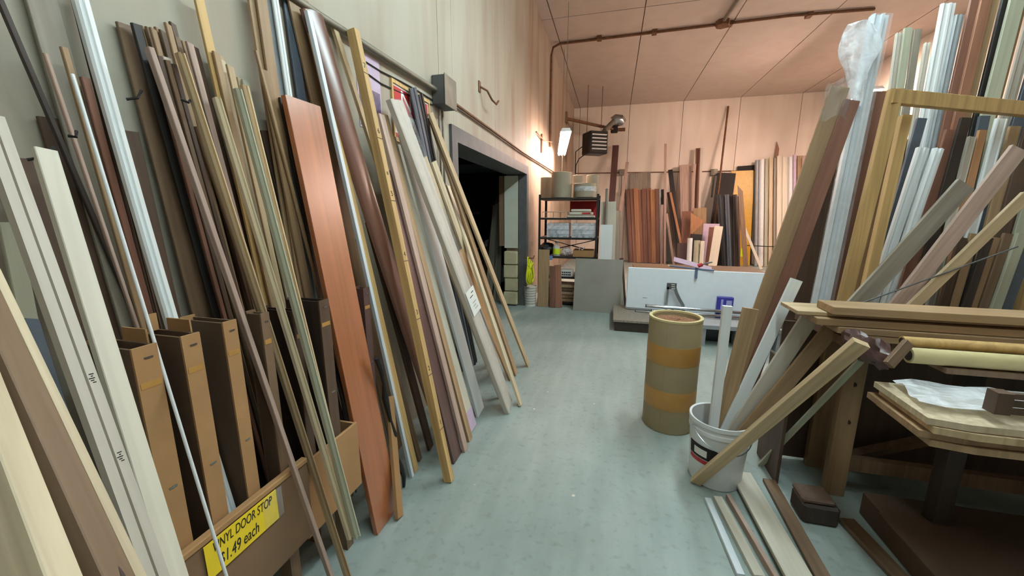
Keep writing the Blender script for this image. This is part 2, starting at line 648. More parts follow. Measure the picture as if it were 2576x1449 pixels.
# ================================================================== THE ROOM
WX = -1.31          # left wall face
YB = 12.6           # back wall face
ZC = 4.62           # ceiling
XR = 5.35            # far right wall
WT = 0.30           # wall thickness

top('floor', bx(-6.5, XR + .3, -4.2, YB + .3, -0.12, 0.0), M_FLOOR, kind='structure', label='worn grey concrete workshop floor with pale paint specks')
D0, D1, DH = 3.12, 5.84, 2.13   # doorway in the left wall
wl = empty('wall_left', (WX, 0, 0), kind='structure', label='cream painted left wall with brown run-off stains')
# the wall is lined with tall panels; the joints show
for a, b_ in ((-4.0, -1.2), (-1.2, 1.3), (1.3, 2.86), (2.86, D0)):
    kid('wall_panel', bx(WX - WT, WX, a + .003, b_ - .003, 0, ZC), M_WALL, wl)
for a, b_ in ((D0, 4.3), (4.3, D1)):
    kid('wall_panel', bx(WX - WT, WX, a + (.003 if a != D0 else 0), b_ - .003, DH, ZC), M_WALL, wl)
for a, b_ in ((D1, 8.3), (8.3, 10.6), (10.6, YB)):
    kid('wall_panel', bx(WX - WT, WX, a + .003, b_ - .003, 0, ZC), M_WALL, wl)
wb = empty('wall_back', (0, YB, 0), kind='structure', label='cream liner panel back wall')
xs = [-6.5, -2.6, -1.13, 0.33, 1.80, 3.27, 4.75, XR + .3]
for a, b_ in zip(xs[:-1], xs[1:]):
    kid('wall_panel', bx(a + .006, b_ - .006, YB, YB + .2, 0, ZC), M_BACK, wb)
kid('wall_core', bx(-6.5, XR + .3, YB + .02, YB + .3, 0, ZC), PAL['umber'], wb)
ce = empty('ceiling', (0, 4, ZC), kind='structure', label='cream panelled ceiling with joints running to the back wall')
for a, b_ in zip(xs[:-1], xs[1:]):
    for c, d in ((-4.0, 1.5), (1.5, 7.0), (7.0, YB)):
        kid('ceiling_panel', bx(a + .008, b_ - .008, c + .008, d - .008, ZC, ZC + .05), M_CEIL, ce)
kid('ceiling_deck', bx(-6.5, XR + .3, -4.0, YB + .3, ZC + .02, ZC + .2), PAL['umber'], ce)
top('wall_right', bx(XR, XR + .3, -4.0, YB, 0, ZC), M_BACK, kind='structure', label='cream right wall beyond the lumber rack')
top('wall_rear', bx(-6.5, XR + .3, -4.2, -4.0, 0, ZC), M_BACK, kind='structure', label='cream rear wall')

# dark side room beyond the doorway
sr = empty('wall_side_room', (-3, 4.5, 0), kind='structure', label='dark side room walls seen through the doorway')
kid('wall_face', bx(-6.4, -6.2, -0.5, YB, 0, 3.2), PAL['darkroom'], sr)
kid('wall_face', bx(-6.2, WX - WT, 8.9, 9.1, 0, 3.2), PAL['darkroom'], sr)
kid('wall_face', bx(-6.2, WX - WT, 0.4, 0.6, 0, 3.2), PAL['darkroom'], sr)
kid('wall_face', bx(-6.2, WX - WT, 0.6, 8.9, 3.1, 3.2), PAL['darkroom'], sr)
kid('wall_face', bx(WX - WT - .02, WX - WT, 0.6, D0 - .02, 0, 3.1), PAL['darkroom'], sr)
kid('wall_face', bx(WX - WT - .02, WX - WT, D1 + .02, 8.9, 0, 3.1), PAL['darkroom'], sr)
# doorway lining
dr = empty('trim_1', (WX, D1, 0), kind='structure', label='dark grey steel lining of the wide doorway')
kid('door_head', bx(WX - WT, WX + .025, D0 - .10, D1 + .10, DH - .10, DH + .02), PAL['gunmetal'], dr)
kid('door_jamb', bx(WX - .10, WX + .025, D1 - .02, D1 + .12, 0, DH - .10), PAL['gunmetal'], dr)
kid('door_jamb', bx(WX - .10, WX + .025, D0 - .10, D0 + .02, 0, DH - .10), PAL['gunmetal'], dr)
# reveal of the far jamb: plaster board above, four rough blocks below
rv = empty('trim_2', (WX - .2, D1, 0), kind='structure', label='rough far reveal of the doorway, plaster board over blocks')
kid('plaster_board', bx(WX - WT - .02, WX - .11, D1 - .05, D1 - .021, 0.92, DH - .12), PAL['board_white'], rv)
kid('edge_board', bx(WX - WT - .10, WX - WT - .03, D1 - .06, D1 - .02, 0.95, DH - .12), PAL['umber'], rv)
for i in range(4):
    z0 = 0.02 + i * .215
    kid('block', bx(WX - WT - .03 + .012 * (i % 2), WX - .105, D1 - .10 + .014 * ((i * 2) % 3), D1 - .02, z0, z0 + .205, bev=.012), PAL['block'], rv)

# ================================================================== LEFT WALL FITTINGS
# conduit along the wall, junction box, drops
cz = 2.32
top('wall_conduit', tb([(WX + .03, -2.0, cz - .03), (WX + .03, 1.6, cz - .03), (WX + .03, 2.75, cz)], .017), PAL['conduit'],
    'thick grey conduit running along the left wall into the junction box', 'pipe', smooth=True)
top('wall_conduit', tb([(WX + .025, 2.95, cz + .0), (WX + .025, 5.5, cz - .02), (WX + .025, 9.0, cz + .02), (WX + .025, YB - .05, cz + .05)], .013), PAL['rust'],
    'thin rusty conduit above the doorway between junction box and far corner', 'pipe', smooth=True)
jb = empty('junction_box', at(1101, 235, X(WX)), 'grey steel junction box on the cream wall left of the doorway', 'electrical box')
jy = jb.location.y
kid('box_body', bx(WX, WX + .10, jy - .10, jy + .10, cz - .10, cz + .10, bev=.006), PAL['gunmetal'], jb)
kid('cover_plate', bx(WX + .10, WX + .108, jy - .105, jy + .105, cz - .105, cz + .105, bev=.002), PAL['conduit'], jb)
for i, dy in enumerate((-.03, .03)):
    top('conduit_drop', tb([(WX + .02, jy + dy, cz - .11), (WX + .02, jy + dy, 1.15)], .009), PAL['conduit'],
        'slim grey conduit dropping from the junction box', 'pipe', group='conduits below the junction box', smooth=True)
for i, dz in enumerate((-.07, -.12)):
    P = [Vector((WX + .006, jy - .1 - k * .22, cz + dz + .02 * math.sin(k * 1.1 + i) - .012 * k * (4 - k) * .5)) for k in range(5)]
    top('loose_wire', tb(P, .004, 6), PAL['ink'], 'thin loose wire drooping along the wall below the conduit', 'wire', group='loose wires below the conduit', smooth=True)
hk = at(1205, 218, X(WX))
h = empty('wall_hook', hk, 'small bent iron hook high on the wall above the doorway', 'hook')
kid('hook_plate', bx(WX, WX + .012, hk.y - .025, hk.y + .025, hk.z - .05, hk.z + .05, bev=.003), PAL['rust'], h)
kid('hook_arm', tb([hk + Vector((.01, 0, 0)), hk + Vector((.07, .04, -.03)), hk + Vector((.10, .10, -.10)), hk + Vector((.12, .18, -.12)), hk + Vector((.13, .22, -.08))], .010, 8), PAL['rust'], h, True)
# NO SMOKING sign in a wooden frame
p = at(1036, 300, X(WX))
sg = empty('wall_sign', (WX, p.y, p.z), 'red and white no smoking sign in a thin wooden frame', 'sign')
hw, hh = .23, .155
kid('sign_board', bx(WX + .001, WX + .006, p.y - hw, p.y + hw, p.z - hh, p.z + hh), PAL['paper'], sg)
kid('red_field', bx(WX + .006, WX + .0075, p.y - hw + .012, p.y + hw - .012, p.z + .004, p.z + hh - .012), PAL['redpaint'], sg)
kid('red_band', bx(WX + .006, WX + .0075, p.y - hw + .012, p.y + hw - .012, p.z - hh + .006, p.z - hh + .032), PAL['redpaint'], sg)
for a in ((p.y - hw - .015, p.y + hw + .015, p.z + hh, p.z + hh + .02), (p.y - hw - .015, p.y + hw + .015, p.z - hh - .02, p.z - hh), (p.y - hw - .015, p.y - hw, p.z - hh, p.z + hh), (p.y + hw, p.y + hw + .015, p.z - hh, p.z + hh)):
    kid('frame_rail', bx(WX, WX + .014, *a), PAL['pine_yellow'], sg)
TW = Matrix(((0, 0, 1, 0), (1, 0, 0, 0), (0, 1, 0, 0), (0, 0, 0, 1)))   # text on a +X facing wall
text_mesh('NO', .15, PAL['paper'], sg, Matrix.Translation((.0082, 0, .078)) @ TW, sx=1.25)
text_mesh('SMOKING', .105, PAL['redpaint'], sg, Matrix.Translation((.0066, 0, -.06)) @ TW, sx=.78)
# lilac notice
p = at(930, 225, X(WX))
ps = empty('wall_notice', (WX, p.y, p.z), 'lilac paper notice with a violet picture pinned behind the yardstick', 'notice')
kid('sheet', bx(WX + .001, WX + .003, p.y - .11, p.y + .10, p.z - .21, p.z + .17), PAL['lilac'], ps)
kid('printed_picture', bx(WX + .003, WX + .004, p.y - .10, p.y + .09, p.z - .20, p.z + .0), PAL['violet_print'], ps)
# tie wires
for (a, b_) in (((68, 402), (135, 370)), ((318, 250), (356, 228)), ((172, 342), (192, 330)), ((455, 250), (478, 252))):
    A, B = at(*a, X(-1.20)), at(*b_, X(-1.20))
    top('tie_wire', tb([A, (A + B) / 2 + Vector((0.01, 0, -.008)), B], .0035, 6), PAL['ink'], 'short black tie wire holding back the leaning lumber', 'wire', group='black tie wires across the lumber')

# ================================================================== CARDBOARD BIN WITH TALL CARTONS
XB = -1.0          # front face of the bin
bn = empty('lumber_bin', (XB - .12, 0.75, 0), 'long low cardboard lumber bin on short wooden legs', 'bin')
def bpt(px, x=XB): return at(*px, X(x))
zb = 0.30
y0, ym, y1 = bpt((300, 1490)).y, bpt((772, 1160)).y, bpt((905, 1075)).y
kid('front_panel', bx(XB - .012, XB, y0, ym, zb, .60, bev=.003), plain('worn_cardboard', S(122, 94, 68), .85, var=.12, scale=5), bn)
kid('front_panel', bx(XB - .022, XB - .010, ym - .02, y1, zb - .02, .575, bev=.003), PAL['card'], bn)
kid('top_fold', bx(XB - .020, XB + .004, y0, ym, .585, .604, bev=.003), PAL['card'], bn)
kid('bottom_panel', bx(WX + .02, XB - .012, y0, y1, zb - .012, zb), PAL['card_shaded'], bn)
kid('end_panel', bx(WX + .018, XB - .022, y1 - .010, y1, zb, .57), PAL['card'], bn)
for yy in (y0 + .05, ym - .05, y1 - .06):
    kid('leg', bx(XB - .10, XB - .05, yy - .02, yy + .02, 0, zb - .012), PAL['umber'], bn)
    kid('leg', bx(WX + .04, WX + .09, yy - .02, yy + .02, 0, zb - .012), PAL['umber'], bn)
for k in range(4):
    yy = y1 - .03 - k * .022
    kid('staple', bx(XB - .024, XB - .020, yy - .003, yy + .003, zb - .045, zb - .02), PAL['ink'], bn)
solid(bn)
# price card
a, b_ = bpt((515, 1400)), bpt((690, 1235))
yc, zc = (a.y + b_.y) / 2, (a.z + b_.z) / 2
ylen = .34
yc = (bpt((515, 1420)).y + bpt((692, 1250)).y) / 2
ylen = abs(bpt((515, 1420)).y - bpt((692, 1250)).y)
zc = .538
pc = empty('price_card', (XB, yc, zc), 'yellow hand-lettered price card taped to the cardboard bin', 'sign')
kid('card_sheet', bx(XB + .0045, XB + .006, yc - ylen / 2, yc + ylen / 2, zc - .058, zc + .046), PAL['yellow'], pc)
kid('tape_strip', bx(XB + .006, XB + .0066, yc + ylen / 2 - .05, yc + ylen / 2 + .02, zc - .056, zc + .044), PAL['film'], pc)
text_mesh('VINYL DOOR STOP', .040, PAL['ink'], pc, Matrix.Translation((.0064, 0, .022)) @ TW, italic=.25, sx=ylen / .42)
text_mesh('$1.49 each', .050, PAL['ink'], pc, Matrix.Translation((.0064, -.02, -.028)) @ TW, italic=.25, sx=ylen / .40)

# tall open cartons standing in the bin
def carton(front_top, wp, dp, label, mat, xf=XB - .026, lean=0.0, zt=None, side=None, zbot=zb + .002, flap=0):
    P = at(*front_top, X(xf))
    kz = P.z - zbot
    wy = wp
    e = empty('tall_carton', (xf, P.y, zbot), label, 'carton')
    t = .006
    x0, x1, ya, yb = xf - dp, xf, P.y, P.y + wy
    L_ = Matrix.Translation((0, 0, 0))
    sh = Matrix(((1, 0, -lean, lean * zbot), (0, 1, 0, 0), (0, 0, 1, 0), (0, 0, 0, 1)))
    kid('front_face', bx(x1 - t, x1, ya, yb, zbot, P.z, mtx=sh), mat, e)
    kid('back_face', bx(x0, x0 + t, ya, yb, zbot, P.z + .004, mtx=sh), mat, e)
    kid('side_face', bx(x0 + t, x1 - t, ya, ya + t, zbot, P.z - .002, mtx=sh), side or mat, e)  # side faces take a darker copy, their shade painted into the colour
    kid('side_face', bx(x0 + t, x1 - t, yb - t, yb, zbot, P.z - .003, mtx=sh), side or mat, e)
    if flap:
        kid('open_flap', bx(x0 + .03, x0 + .034, ya + .01, yb - .01, P.z, P.z + .045, mtx=sh), mat, e)
        kid('open_flap', bx(x0 + .05, x1 - .03, yb, yb + .004, P.z - .004, P.z + .03, mtx=sh @ Matrix.Translation((0, 0, 0))), mat, e)
    kid('tape_strip', bx(x1, x1 + .0008, ya + .004, yb - .004, P.z - .10, P.z - .085, mtx=sh), PAL['tape'], e)
    solid(e)
    for k in range(2):
        kid('staple', bx(x1, x1 + .002, ya + wy * .4, ya + wy * .75, P.z - .03 - k * .34, P.z - .026 - k * .34, mtx=sh), PAL['steel'], e)
    return e
carton((330, 880), .050, .16, 'tall narrow cardboard carton with torn flaps beside the white plank', PAL['card'], flap=1, side=PAL['card_shaded'])
carton((455, 848), .045, .16, 'tall narrow carton with peaked flap pierced by the whitish moulding', PAL['card'], flap=1, side=PAL['card_shaded'])
carton((560, 812), .040, .16, 'tall narrow open carton beside the one with the peaked flap', PAL['card'], side=PAL['card_shaded'])
carton((655, 790), .030, .06, 'small narrow carton behind the long crossing strips', PAL['umber'], side=PAL['card_shaded'])
carton((737, 782), .033, .14, 'dark carton with pale knots holding three pale boards', PAL['walnut'], side=PAL['dark'])
carton((802, 758), .050, .15, 'dark carton in the bin next to the red-brown plank', PAL['walnut'], side=PAL['dark'])
carton((913, 726), .045, .05, 'slim plum-brown box post peeking out behind the red-brown plank', PAL['plum'], xf=-1.10, side=PAL['plum'], zbot=0.0)

# ================================================================== LUMBER LEANING ON THE LEFT WALL
def lb(label, t_px, l_px, mat, wp, xt=-1.27, xl=-1.08, zend=zb + .01, name='lumber_board', cat='board', **k):
    return board(name, label, cat, t_px, X(xt), l_px, X(xl), PAL[mat], wp=wp, zend=zend, **k)
def ls(label, t_px, l_px, mat, wp, k=0, zend=zb + .01, name='lumber_board', cat='board', **kw):
    """boards flat against the wall behind the cartons, in thin parallel layers"""
    pl = ('lean', -1.297 + .0135 * k, .03)
    kw.setdefault('t', .010)
    return board(name, label, cat, t_px, pl, l_px, pl, PAL[mat], wp=wp, zend=zend, **kw)
def fl(label, t_px, l_px, mat, wp, xt=-1.22, name='lumber_board', cat='board', **k):
    """foot measured on the floor"""
    return board(name, label, cat, t_px, X(xt), l_px, Z(0), PAL[mat], wp=wp, zend=0.0, **k)

CN = {'oak': 'oak-brown', 'umber': 'umber', 'tan': 'tan', 'walnut': 'walnut-dark', 'rosy': 'rosy', 'pine': 'light pine', 'pine_pale': 'pale pine', 'green_grey': 'greenish', 'dark': 'blackish', 'cedar_dark': 'dark cedar', 'redwood': 'red cedar', 'orange': 'orange cedar', 'black_pvc': 'jet black', 'slate': 'slate grey', 'black': 'charcoal'}
# --- the big red-brown plank
o = fl('wide glossy red-brown plank leaning with its foot on the open floor', (759, 257), (973, 1309), 'red', None, w=.180, xt=-1.205, name='stained_plank', cat='plank', t=.022, rot=0)
# --- yardstick with foot marks
o = fl('square pine story stick marked with feet one to seven', (888, 80), (1130, 1210), 'pine_yellow', None, w=.040, t=.045, xt=-1.24, name='story_stick', cat='measuring stick')
TB = Matrix(((-1, 0, 0, 0), (0, 0, 1, 0), (0, 1, 0, 0), (0, 0, 0, 1)))
for k in range(1, 8):
    z = .3048 * k
    text_mesh(str(k), .036, PAL['ink'], o, Matrix.Translation((0, .0228, z + .035)) @ TB, name='numeral')
    bm = bx(-.020, .020, .0225, .0231, z - .0015, z + .0015)
    link('foot_mark', bm, PAL['ink'], o)
text_mesh('#', .026, PAL['ink'], o, Matrix.Translation((0, .0228, .3048 * 5.45)) @ TB, name='scribble')
# --- front boards at the very left
o = lb('cream grooved moulding with black stamps crossing the far end of the lumber row', (-28, 300), (275, 1142), 'offwhite', 66, xt=-1.16, xl=-.90, zend=0, prof='groove', t=.02, name='door_moulding', cat='moulding')
ow = max(v.co.x for v in o.data.vertices); oL = max(v.co.z for v in o.data.vertices); oy = max(v.co.y for v in o.data.vertices)
for fz in (.60, .69):
    for m_ in range(5):
        link('ink_stamp', bx(-ow * .70 + .002 * (m_ % 2), -ow * .70 + .005 + .002 * (m_ % 3), oy, oy + .0004, oL * fz + m_ * .0042, oL * fz + m_ * .0042 + .002), PAL['ink'], o)
lb('wide cream board in front of the torn-flap carton', (112, 385), (341, 1130), 'cream', 58, xt=-1.20, xl=-.95, zend=0, name='primed_board', cat='board')
o = lb('rough brown board with pale edge and bark flecks in front of the lumber row', (-70, 700), (250, 1398), 'umber', 100, xt=-.98, xl=-.66, zend=0, t=.03, rot=18)
ow = max(v.co.x for v in o.data.vertices); oL = max(v.co.z for v in o.data.vertices); oy = max(v.co.y for v in o.data.vertices)
link('pale_edge', bx(-ow - .0012, -ow + .012, -oy, oy + .0008, .004, oL - .004), PAL['pine_pale'], o)
for m_ in range(14):
    fx, fz, fl_ = random.uniform(-.7, .75), random.uniform(.25, .75), random.uniform(.01, .035)
    bmf = bmesh.new()
    bmesh.ops.create_circle(bmf, cap_ends=True, segments=7, radius=1)
    for v in bmf.verts:
        v.co = Vector((ow * fx + v.co.x * .004 * random.uniform(.6, 1.4), oy + .0006, oL * fz + v.co.y * fl_))
    link('bark_fleck', bmf, PAL['dark'], o)
lb('thick pale timber low in front of the bark-flecked board', (-120, 880), (70, 1398), 'pine_pale', 90, xt=-.86, xl=-.62, zend=0, t=.05, rot=14, name='timber')
lb('thin white plastic rod standing in front of the cartons', (170, 185), (538, 1380), 'white_pvc', 10, xt=-1.20, xl=-.92, zend=0, prof='round', name='plastic_rod', cat='rod')
lb('long rosy strip crossing in front of the cartons, next to the two-tone strip', (372, 132), (793, 1352), 'rosy', 12, xt=-1.21, xl=-.965, zend=0, t=.018, name='wood_strip', cat='strip')
lb('long two-tone pine strip crossing in front of the dark carton', (452, 138), (842, 1352), 'pine', 17, xt=-1.22, xl=-.95, zend=0, t=.02, prof='ridge', name='wood_strip', cat='strip')
lb('whitish ribbed moulding rising out of the carton with the peaked flap', (226, -20), (602, 1267), 'white', 34, xt=-1.24, xl=-1.03, prof='ridge', t=.018, bow=-.015, name='door_moulding', cat='moulding')
# --- behind, the far left
ls('wide grey-brown board at the far end of the lumber row', (95, -30), (300, 700), 'grey', 74, k=0)
ls('very dark thin board at the far end of the lumber row', (-6, -10), (300, 700), 'dark', 15, k=1)
ls('narrow beige strip beside the white plastic rod', (113, 135), (358, 862), 'rosy', 10, k=4, name='wood_strip', cat='strip')
ls('mid-brown strip between the white rod and the ribbed moulding', (160, 120), (372, 862), 'tan', 16, k=3, name='wood_strip', cat='strip')
ls('dark ribbed strip next to the whitish ribbed moulding', (203, -20), (420, 840), 'walnut', 17, k=2, prof='ridge', name='wood_strip', cat='strip')
ls('rusty brown strip behind the white plastic rod', (215, 200), (392, 850), 'cedar_dark', 20, k=1, name='wood_strip', cat='strip')
ls('added dark brown fill sheet behind the stamped cream moulding', (60, 400), (250, 1050), 'walnut', 80, k=1)  # dark fill added so the gap between the front boards stays dark
ls('brown fill sheet standing behind the wide cream board', (150, 300), (330, 900), 'walnut', 85, k=0)  # further added fill, darkening the gap next to the cartons
lb('grey-green plank end low behind the bark-flecked board', (70, 820), (150, 1080), 'slate', 55, xt=-1.2, xl=-1.02, zend=0)
ls('olive plank low at the far end behind the grey-green one', (20, 560), (110, 1000), 'green_grey', 50, k=2, zend=0)
# --- first jagged cluster
ls('grey-brown board at the edge of the jagged cluster', (322, 66), (505, 790), 'umber', 50, k=0)
ls('black stained board beside the jagged cluster', (341, 62), (545, 800), 'black', 20, k=2)
for i, (tx, ty) in enumerate([(362, 70), (373, 72), (384, 74), (396, 73), (408, 80), (421, 62), (433, 60), (444, 95)]):
    m = ['oak', 'umber', 'tan', 'oak', 'umber', 'tan', 'walnut', 'umber'][i]
    ls(CN[m] + ' thin strip in the jagged cluster beside the black board', (tx, ty), (558 + i * 11, 800), m, 12, k=[0, 1, 3][i % 3], name='wood_strip', cat='strip', group='jagged cluster of brown strips', jag=.4)
for i, (tx, ty) in enumerate([(386, 140), (400, 142), (412, 150), (428, 160)]):
    m = ['cedar_dark', 'walnut', 'umber', 'walnut'][i]
    ls(CN[m] + ' narrow strip standing before the jagged brown cluster', (tx, ty), (566 + i * 14, 805), m, 11, k=4, name='wood_strip', cat='strip', group='dark strips before the jagged cluster')
ls('short pale wood block end wedged among the brown strips', (434, 143), (470, 330), 'offwhite', 22, k=4, zend=None)
ls('brown drain-like half round board above the small carton', (505, 320), (660, 785), 'mdf', 30, k=5, prof='cove', t=.014)
ls('added dark sheet for the shade behind the whitish ribbed moulding', (330, 330), (440, 800), 'walnut', 46, k=1)  # stands in for the deep shade in this gap beside the jagged cluster
# --- second cluster: pale boards in the dark carton
for i, (tx, ty, m) in enumerate([(464, 108, 'tan'), (476, 110, 'rosy'), (489, 120, 'walnut'), (528, 132, 'pine'), (543, 134, 'tan'), (558, 142, 'pine'), (573, 158, 'pine_pale'), (589, 172, 'pine'), (604, 200, 'pine_pale'), (616, 205, 'green_grey')]):
    ls(CN[m] + ' board of the stepped cluster behind the two-tone strip', (tx, ty), (640 + i * 11.5, 768), m, 14, k=[1, 3, 0][i % 3], name='wood_strip', cat='strip', group='stepped cluster of pale boards', jag=.3)
ls('long yellowish board standing above the stepped cluster', (498, -10), (672, 768), 'pine_yellow', 20, k=2)
for i, (tx, ty, bx_, by_) in enumerate([(548, 250, 706, 770), (578, 230, 724, 772), (606, 215, 744, 774)]):
    m = ['pine_pale', 'green_grey', 'pine'][i]
    lb(CN[m] + ' ribbed board resting in the knotty dark carton', (tx, ty), (bx_, by_), m, 17, xt=-1.22, xl=-1.055, name='wood_strip', cat='strip', group='pale boards in the knotty carton', prof='ridge')
# --- third group
ls('tall tan board next to the speckled bright wall patch', (606, -20), (700, 560), 'tan', 26, k=0)
ls('tall brown board beside the tan one, behind the stepped cluster', (640, -20), (725, 560), 'oak', 24, k=1)
ls('wide pale grey board behind the red-brown plank', (672, -20), (760, 560), 'grey_pvc', 30, k=0)
ls('white fluted moulding rising behind the red-brown plank', (690, -20), (775, 560), 'white', 14, k=2, prof='ridge', name='door_moulding', cat='moulding')
ls('near-black slate board behind the red-brown plank', (716, -20), (800, 560), 'slate', 20, k=0)
ls('wide tan board showing along the far edge of the red-brown plank', (745, 0), (905, 715), 'oak', 44, k=1, zend=0)
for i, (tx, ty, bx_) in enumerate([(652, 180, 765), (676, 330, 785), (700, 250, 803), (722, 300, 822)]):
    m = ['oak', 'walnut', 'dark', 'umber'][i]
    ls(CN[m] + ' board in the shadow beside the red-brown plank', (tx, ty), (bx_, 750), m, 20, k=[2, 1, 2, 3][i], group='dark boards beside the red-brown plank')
ls('light sliver of moulding poking up in the shadow by the red-brown plank', (630, 130), (795, 748), 'tan', 6, k=3, name='wood_strip', cat='strip')
fl('thin yellow strip just beyond the red-brown plank', (774, 30), (1045, 1185), 'pine_yellow', 15, xt=-1.25, name='wood_strip', cat='strip')
lb('white-blue strip painting the lit edge of the yellow strip beyond the red-brown plank', (770, 30), (935, 760), 'white_blue', 8, xt=-1.235, xl=-1.12, zend=0, name='lit_edge_strip', cat='trim')  # paints the white light along the upper edge of the yellow strip
lb('glossy mahogany half-round moulding beyond the red-brown plank', (788, 40), (1030, 800), 'mahogany', 40, xt=-1.25, xl=-1.03, zend=0, prof='cove', t=.03, name='handrail_moulding', cat='moulding', bow=-.02)
lb('slim pale strip leaning beside the story stick', (836, 60), (1010, 600), 'pine', 9, xt=-1.29, xl=-1.21, zend=0, name='wood_strip', cat='strip')
fl('weathered thin strip with its foot behind the yellow strip', (905, 600), (1058, 1158), 'umber', 11, xt=-1.17, name='wood_strip', cat='strip')
fl('dusty brown strip with its foot between yellow strip and story stick', (930, 560), (1083, 1128), 'walnut', 16, xt=-1.17, name='wood_strip', cat='strip')
lb('short cardboard offcut standing behind the gnarled stick', (970, 1000), (977, 1090), 'card', 14, xt=-1.08, xl=-1.04, zend=0, name='cardboard_offcut', cat='cardboard')
# gnarled stick
A, B = at(950, 900, X(-1.02)), at(1018, 1225, Z(0))
P = [B.lerp(A, i / 11) + Vector((random.uniform(-.006, .006), random.uniform(-.006, .006), .006 if i == 0 else 0)) for i in range(12)]
top('gnarled_stick', tb(P, [.008 + .004 * ((i * 7) % 3) for i in range(12)], 8), PAL['black'], 'gnarled dark stick with bark beside the foot of the red-brown plank', 'stick', smooth=True)
# right of the story stick
fl('dark plum board with its foot just beyond the story stick', (965, 430), (1142, 1152), 'plum', 28, xt=-1.22)
fl('thin rosy strip with its foot beyond the plum board', (952, 290), (1166, 1132), 'rosy', 12, xt=-1.26, name='wood_strip', cat='strip')
fl('tan strip standing edge to edge with the cream board', (966, 290), (1182, 1107), 'tan', 12, xt=-1.265, name='wood_strip', cat='strip')
o = fl('wide cream primed board with a lilac painted foot', (976, 345), (1188, 1090), 'cream', 38, xt=-1.26, name='primed_board', cat='board')
def boot(o, mat, z0, z1, nm):
    xs = [v.co.x for v in o.data.vertices]; ys = [v.co.y for v in o.data.vertices]
    link(nm, bx(min(xs) - .001, max(xs) + .001, min(ys) - .001, max(ys) + .001, z0, z1), mat, o)
boot(o, PAL['lilac'], .001, .14, 'painted_foot')
fl('bright white primed board next to the cream one', (1018, 345), (1208, 1040), 'white', 24, xt=-1.24, name='primed_board', cat='board')
fl('narrow pine strip between white board and wrapped moulding', (1084, 560), (1258, 1002), 'pine', 6, xt=-1.20, name='wood_strip', cat='strip')
o = fl('beige moulding bundle in clear wrap with a white label', (996, 262), (1282, 1030), 'offwhite', 30, xt=-1.22, name='wrapped_moulding', cat='moulding', prof='casing', t=.035)
ow = max(v.co.x for v in o.data.vertices)
oL = max(v.co.z for v in o.data.vertices)
bm = bmesh.new()
pts = profile('rect', ow * 2 + .008, .045)
extrude(bm, pts, oL - .004, 1)
bmesh.ops.translate(bm, verts=bm.verts, vec=(0, 0, .002))
link('clear_wrap', bm, PAL['film'], o)
link('paper_label', bx(-ow * .9, ow * .9, .0230, .0238, oL * .37, oL * .45), PAL['paper'], o)
for kx, kz, kw in ((-.3, .435, .5), (.1, .425, .7), (-.1, .405, .8), (.05, .395, .6), (-.15, .385, .7)):
    link('print_line', bx(ow * (kx - kw / 2), ow * (kx + kw / 2), .0238, .0241, oL * kz, oL * kz + .006), PAL['grey_pvc'] if kz < .42 else PAL['ink'], o)
fl('slender pale strip tight against the wrapped moulding', (1126, 470), (1310, 1020), 'pine_pale', 7, xt=-1.25, name='wood_strip', cat='strip')
lb('black plastic profile leaning beside the no smoking sign', (1039, 228), (1078, 410), 'slate', 17, xt=-1.270, xl=-1.262, zend=0, t=.014, prof='ridge', name='plastic_profile', cat='moulding')
lb('shorter black plastic profile behind the first one', (1058, 242), (1095, 420), 'black_pvc', 12, xt=-1.270, xl=-1.262, zend=0, t=.014, prof='ridge', name='plastic_profile', cat='moulding')
fl('pine board leaning under the black plastic profiles', (1066, 405), (1256, 918), 'pine', 12, xt=-1.235)
fl('pale pine board next to the doorway behind the cardboard strip', (1090, 412), (1276, 940), 'pine_pale', 11, xt=-1.225)
fl('cardboard-brown board leaning low beside the doorway', (1157, 640), (1286, 952), 'card', 18, xt=-1.10, name='cardboard_strip', cat='cardboard')
fl('thin tan strip with its foot beside the doorway', (1084, 300), (1298, 943), 'tan', 9, xt=-1.275, name='wood_strip', cat='strip')
fl('outermost thin tan strip, foot on the bare floor by the doorway', (1074, 290), (1322, 921), 'pine', 9, xt=-1.28, name='wood_strip', cat='strip')

# ================================================================== DOORWAY CONTENTS (dark side room)
def db(label, t_px, l_px, mat, wp, yt, yl, **k):
    return board(k.pop('name', 'leaning_panel'), label, k.pop('cat', 'panel'), t_px, Y(yt), l_px, Y(yl), PAL[mat], wp=wp, face=FACE_F, **k)
db('plum-dark panel leaning inside the dark side room', (1258, 495), (1222, 690), 'plum', 18, 6.7, 6.5)
for i in range(4):
    db('ribbed grey-brown panel leaning just inside the doorway', (1262 - i * 6, 505 + i * 4), (1256 - i * 9, 690), 'grey', 8, 6.3, 6.1, group='ribbed panels inside the doorway')
p = at(1255, 735, Z(0))
e = empty('steel_cabinet', p, 'pale grey steel box tipped over inside the doorway', 'box')
M = Matrix.Translation((p.x - .15, p.y + .25, .27)) @ Matrix.Rotation(R(-24), 4, 'Y') @ Matrix.Rotation(R(12), 4, 'Z')
kid('box_body', bx(-.22, .22, -.18, .18, -.16, .16, mtx=M, bev=.01), PAL['grey_pvc'], e)
kid('box_lid', bx(-.225, .225, -.20, -.18, -.165, .165, mtx=M, bev=.004), PAL['white_pvc'], e)
kid('box_handle', bx(.19, .24, -.21, -.20, -.02, .02, mtx=M), PAL['steel'], e)
p = at(1220, 600, Y(7.6))
e = empty('crate_stack', (p.x, 7.6, 0), 'dark cluttered crate with a pale rag inside the side room', 'crate')
kid('crate_body', bx(p.x - .35, p.x + .25, 7.5, 8.0, 0, .72, bev=.01), PAL['black_pvc'], e)
kid('crate_rim', bx(p.x - .37, p.x + .27, 7.48, 8.02, .72, .77, bev=.006), PAL['gunmetal'], e)
bm = bmesh.new()
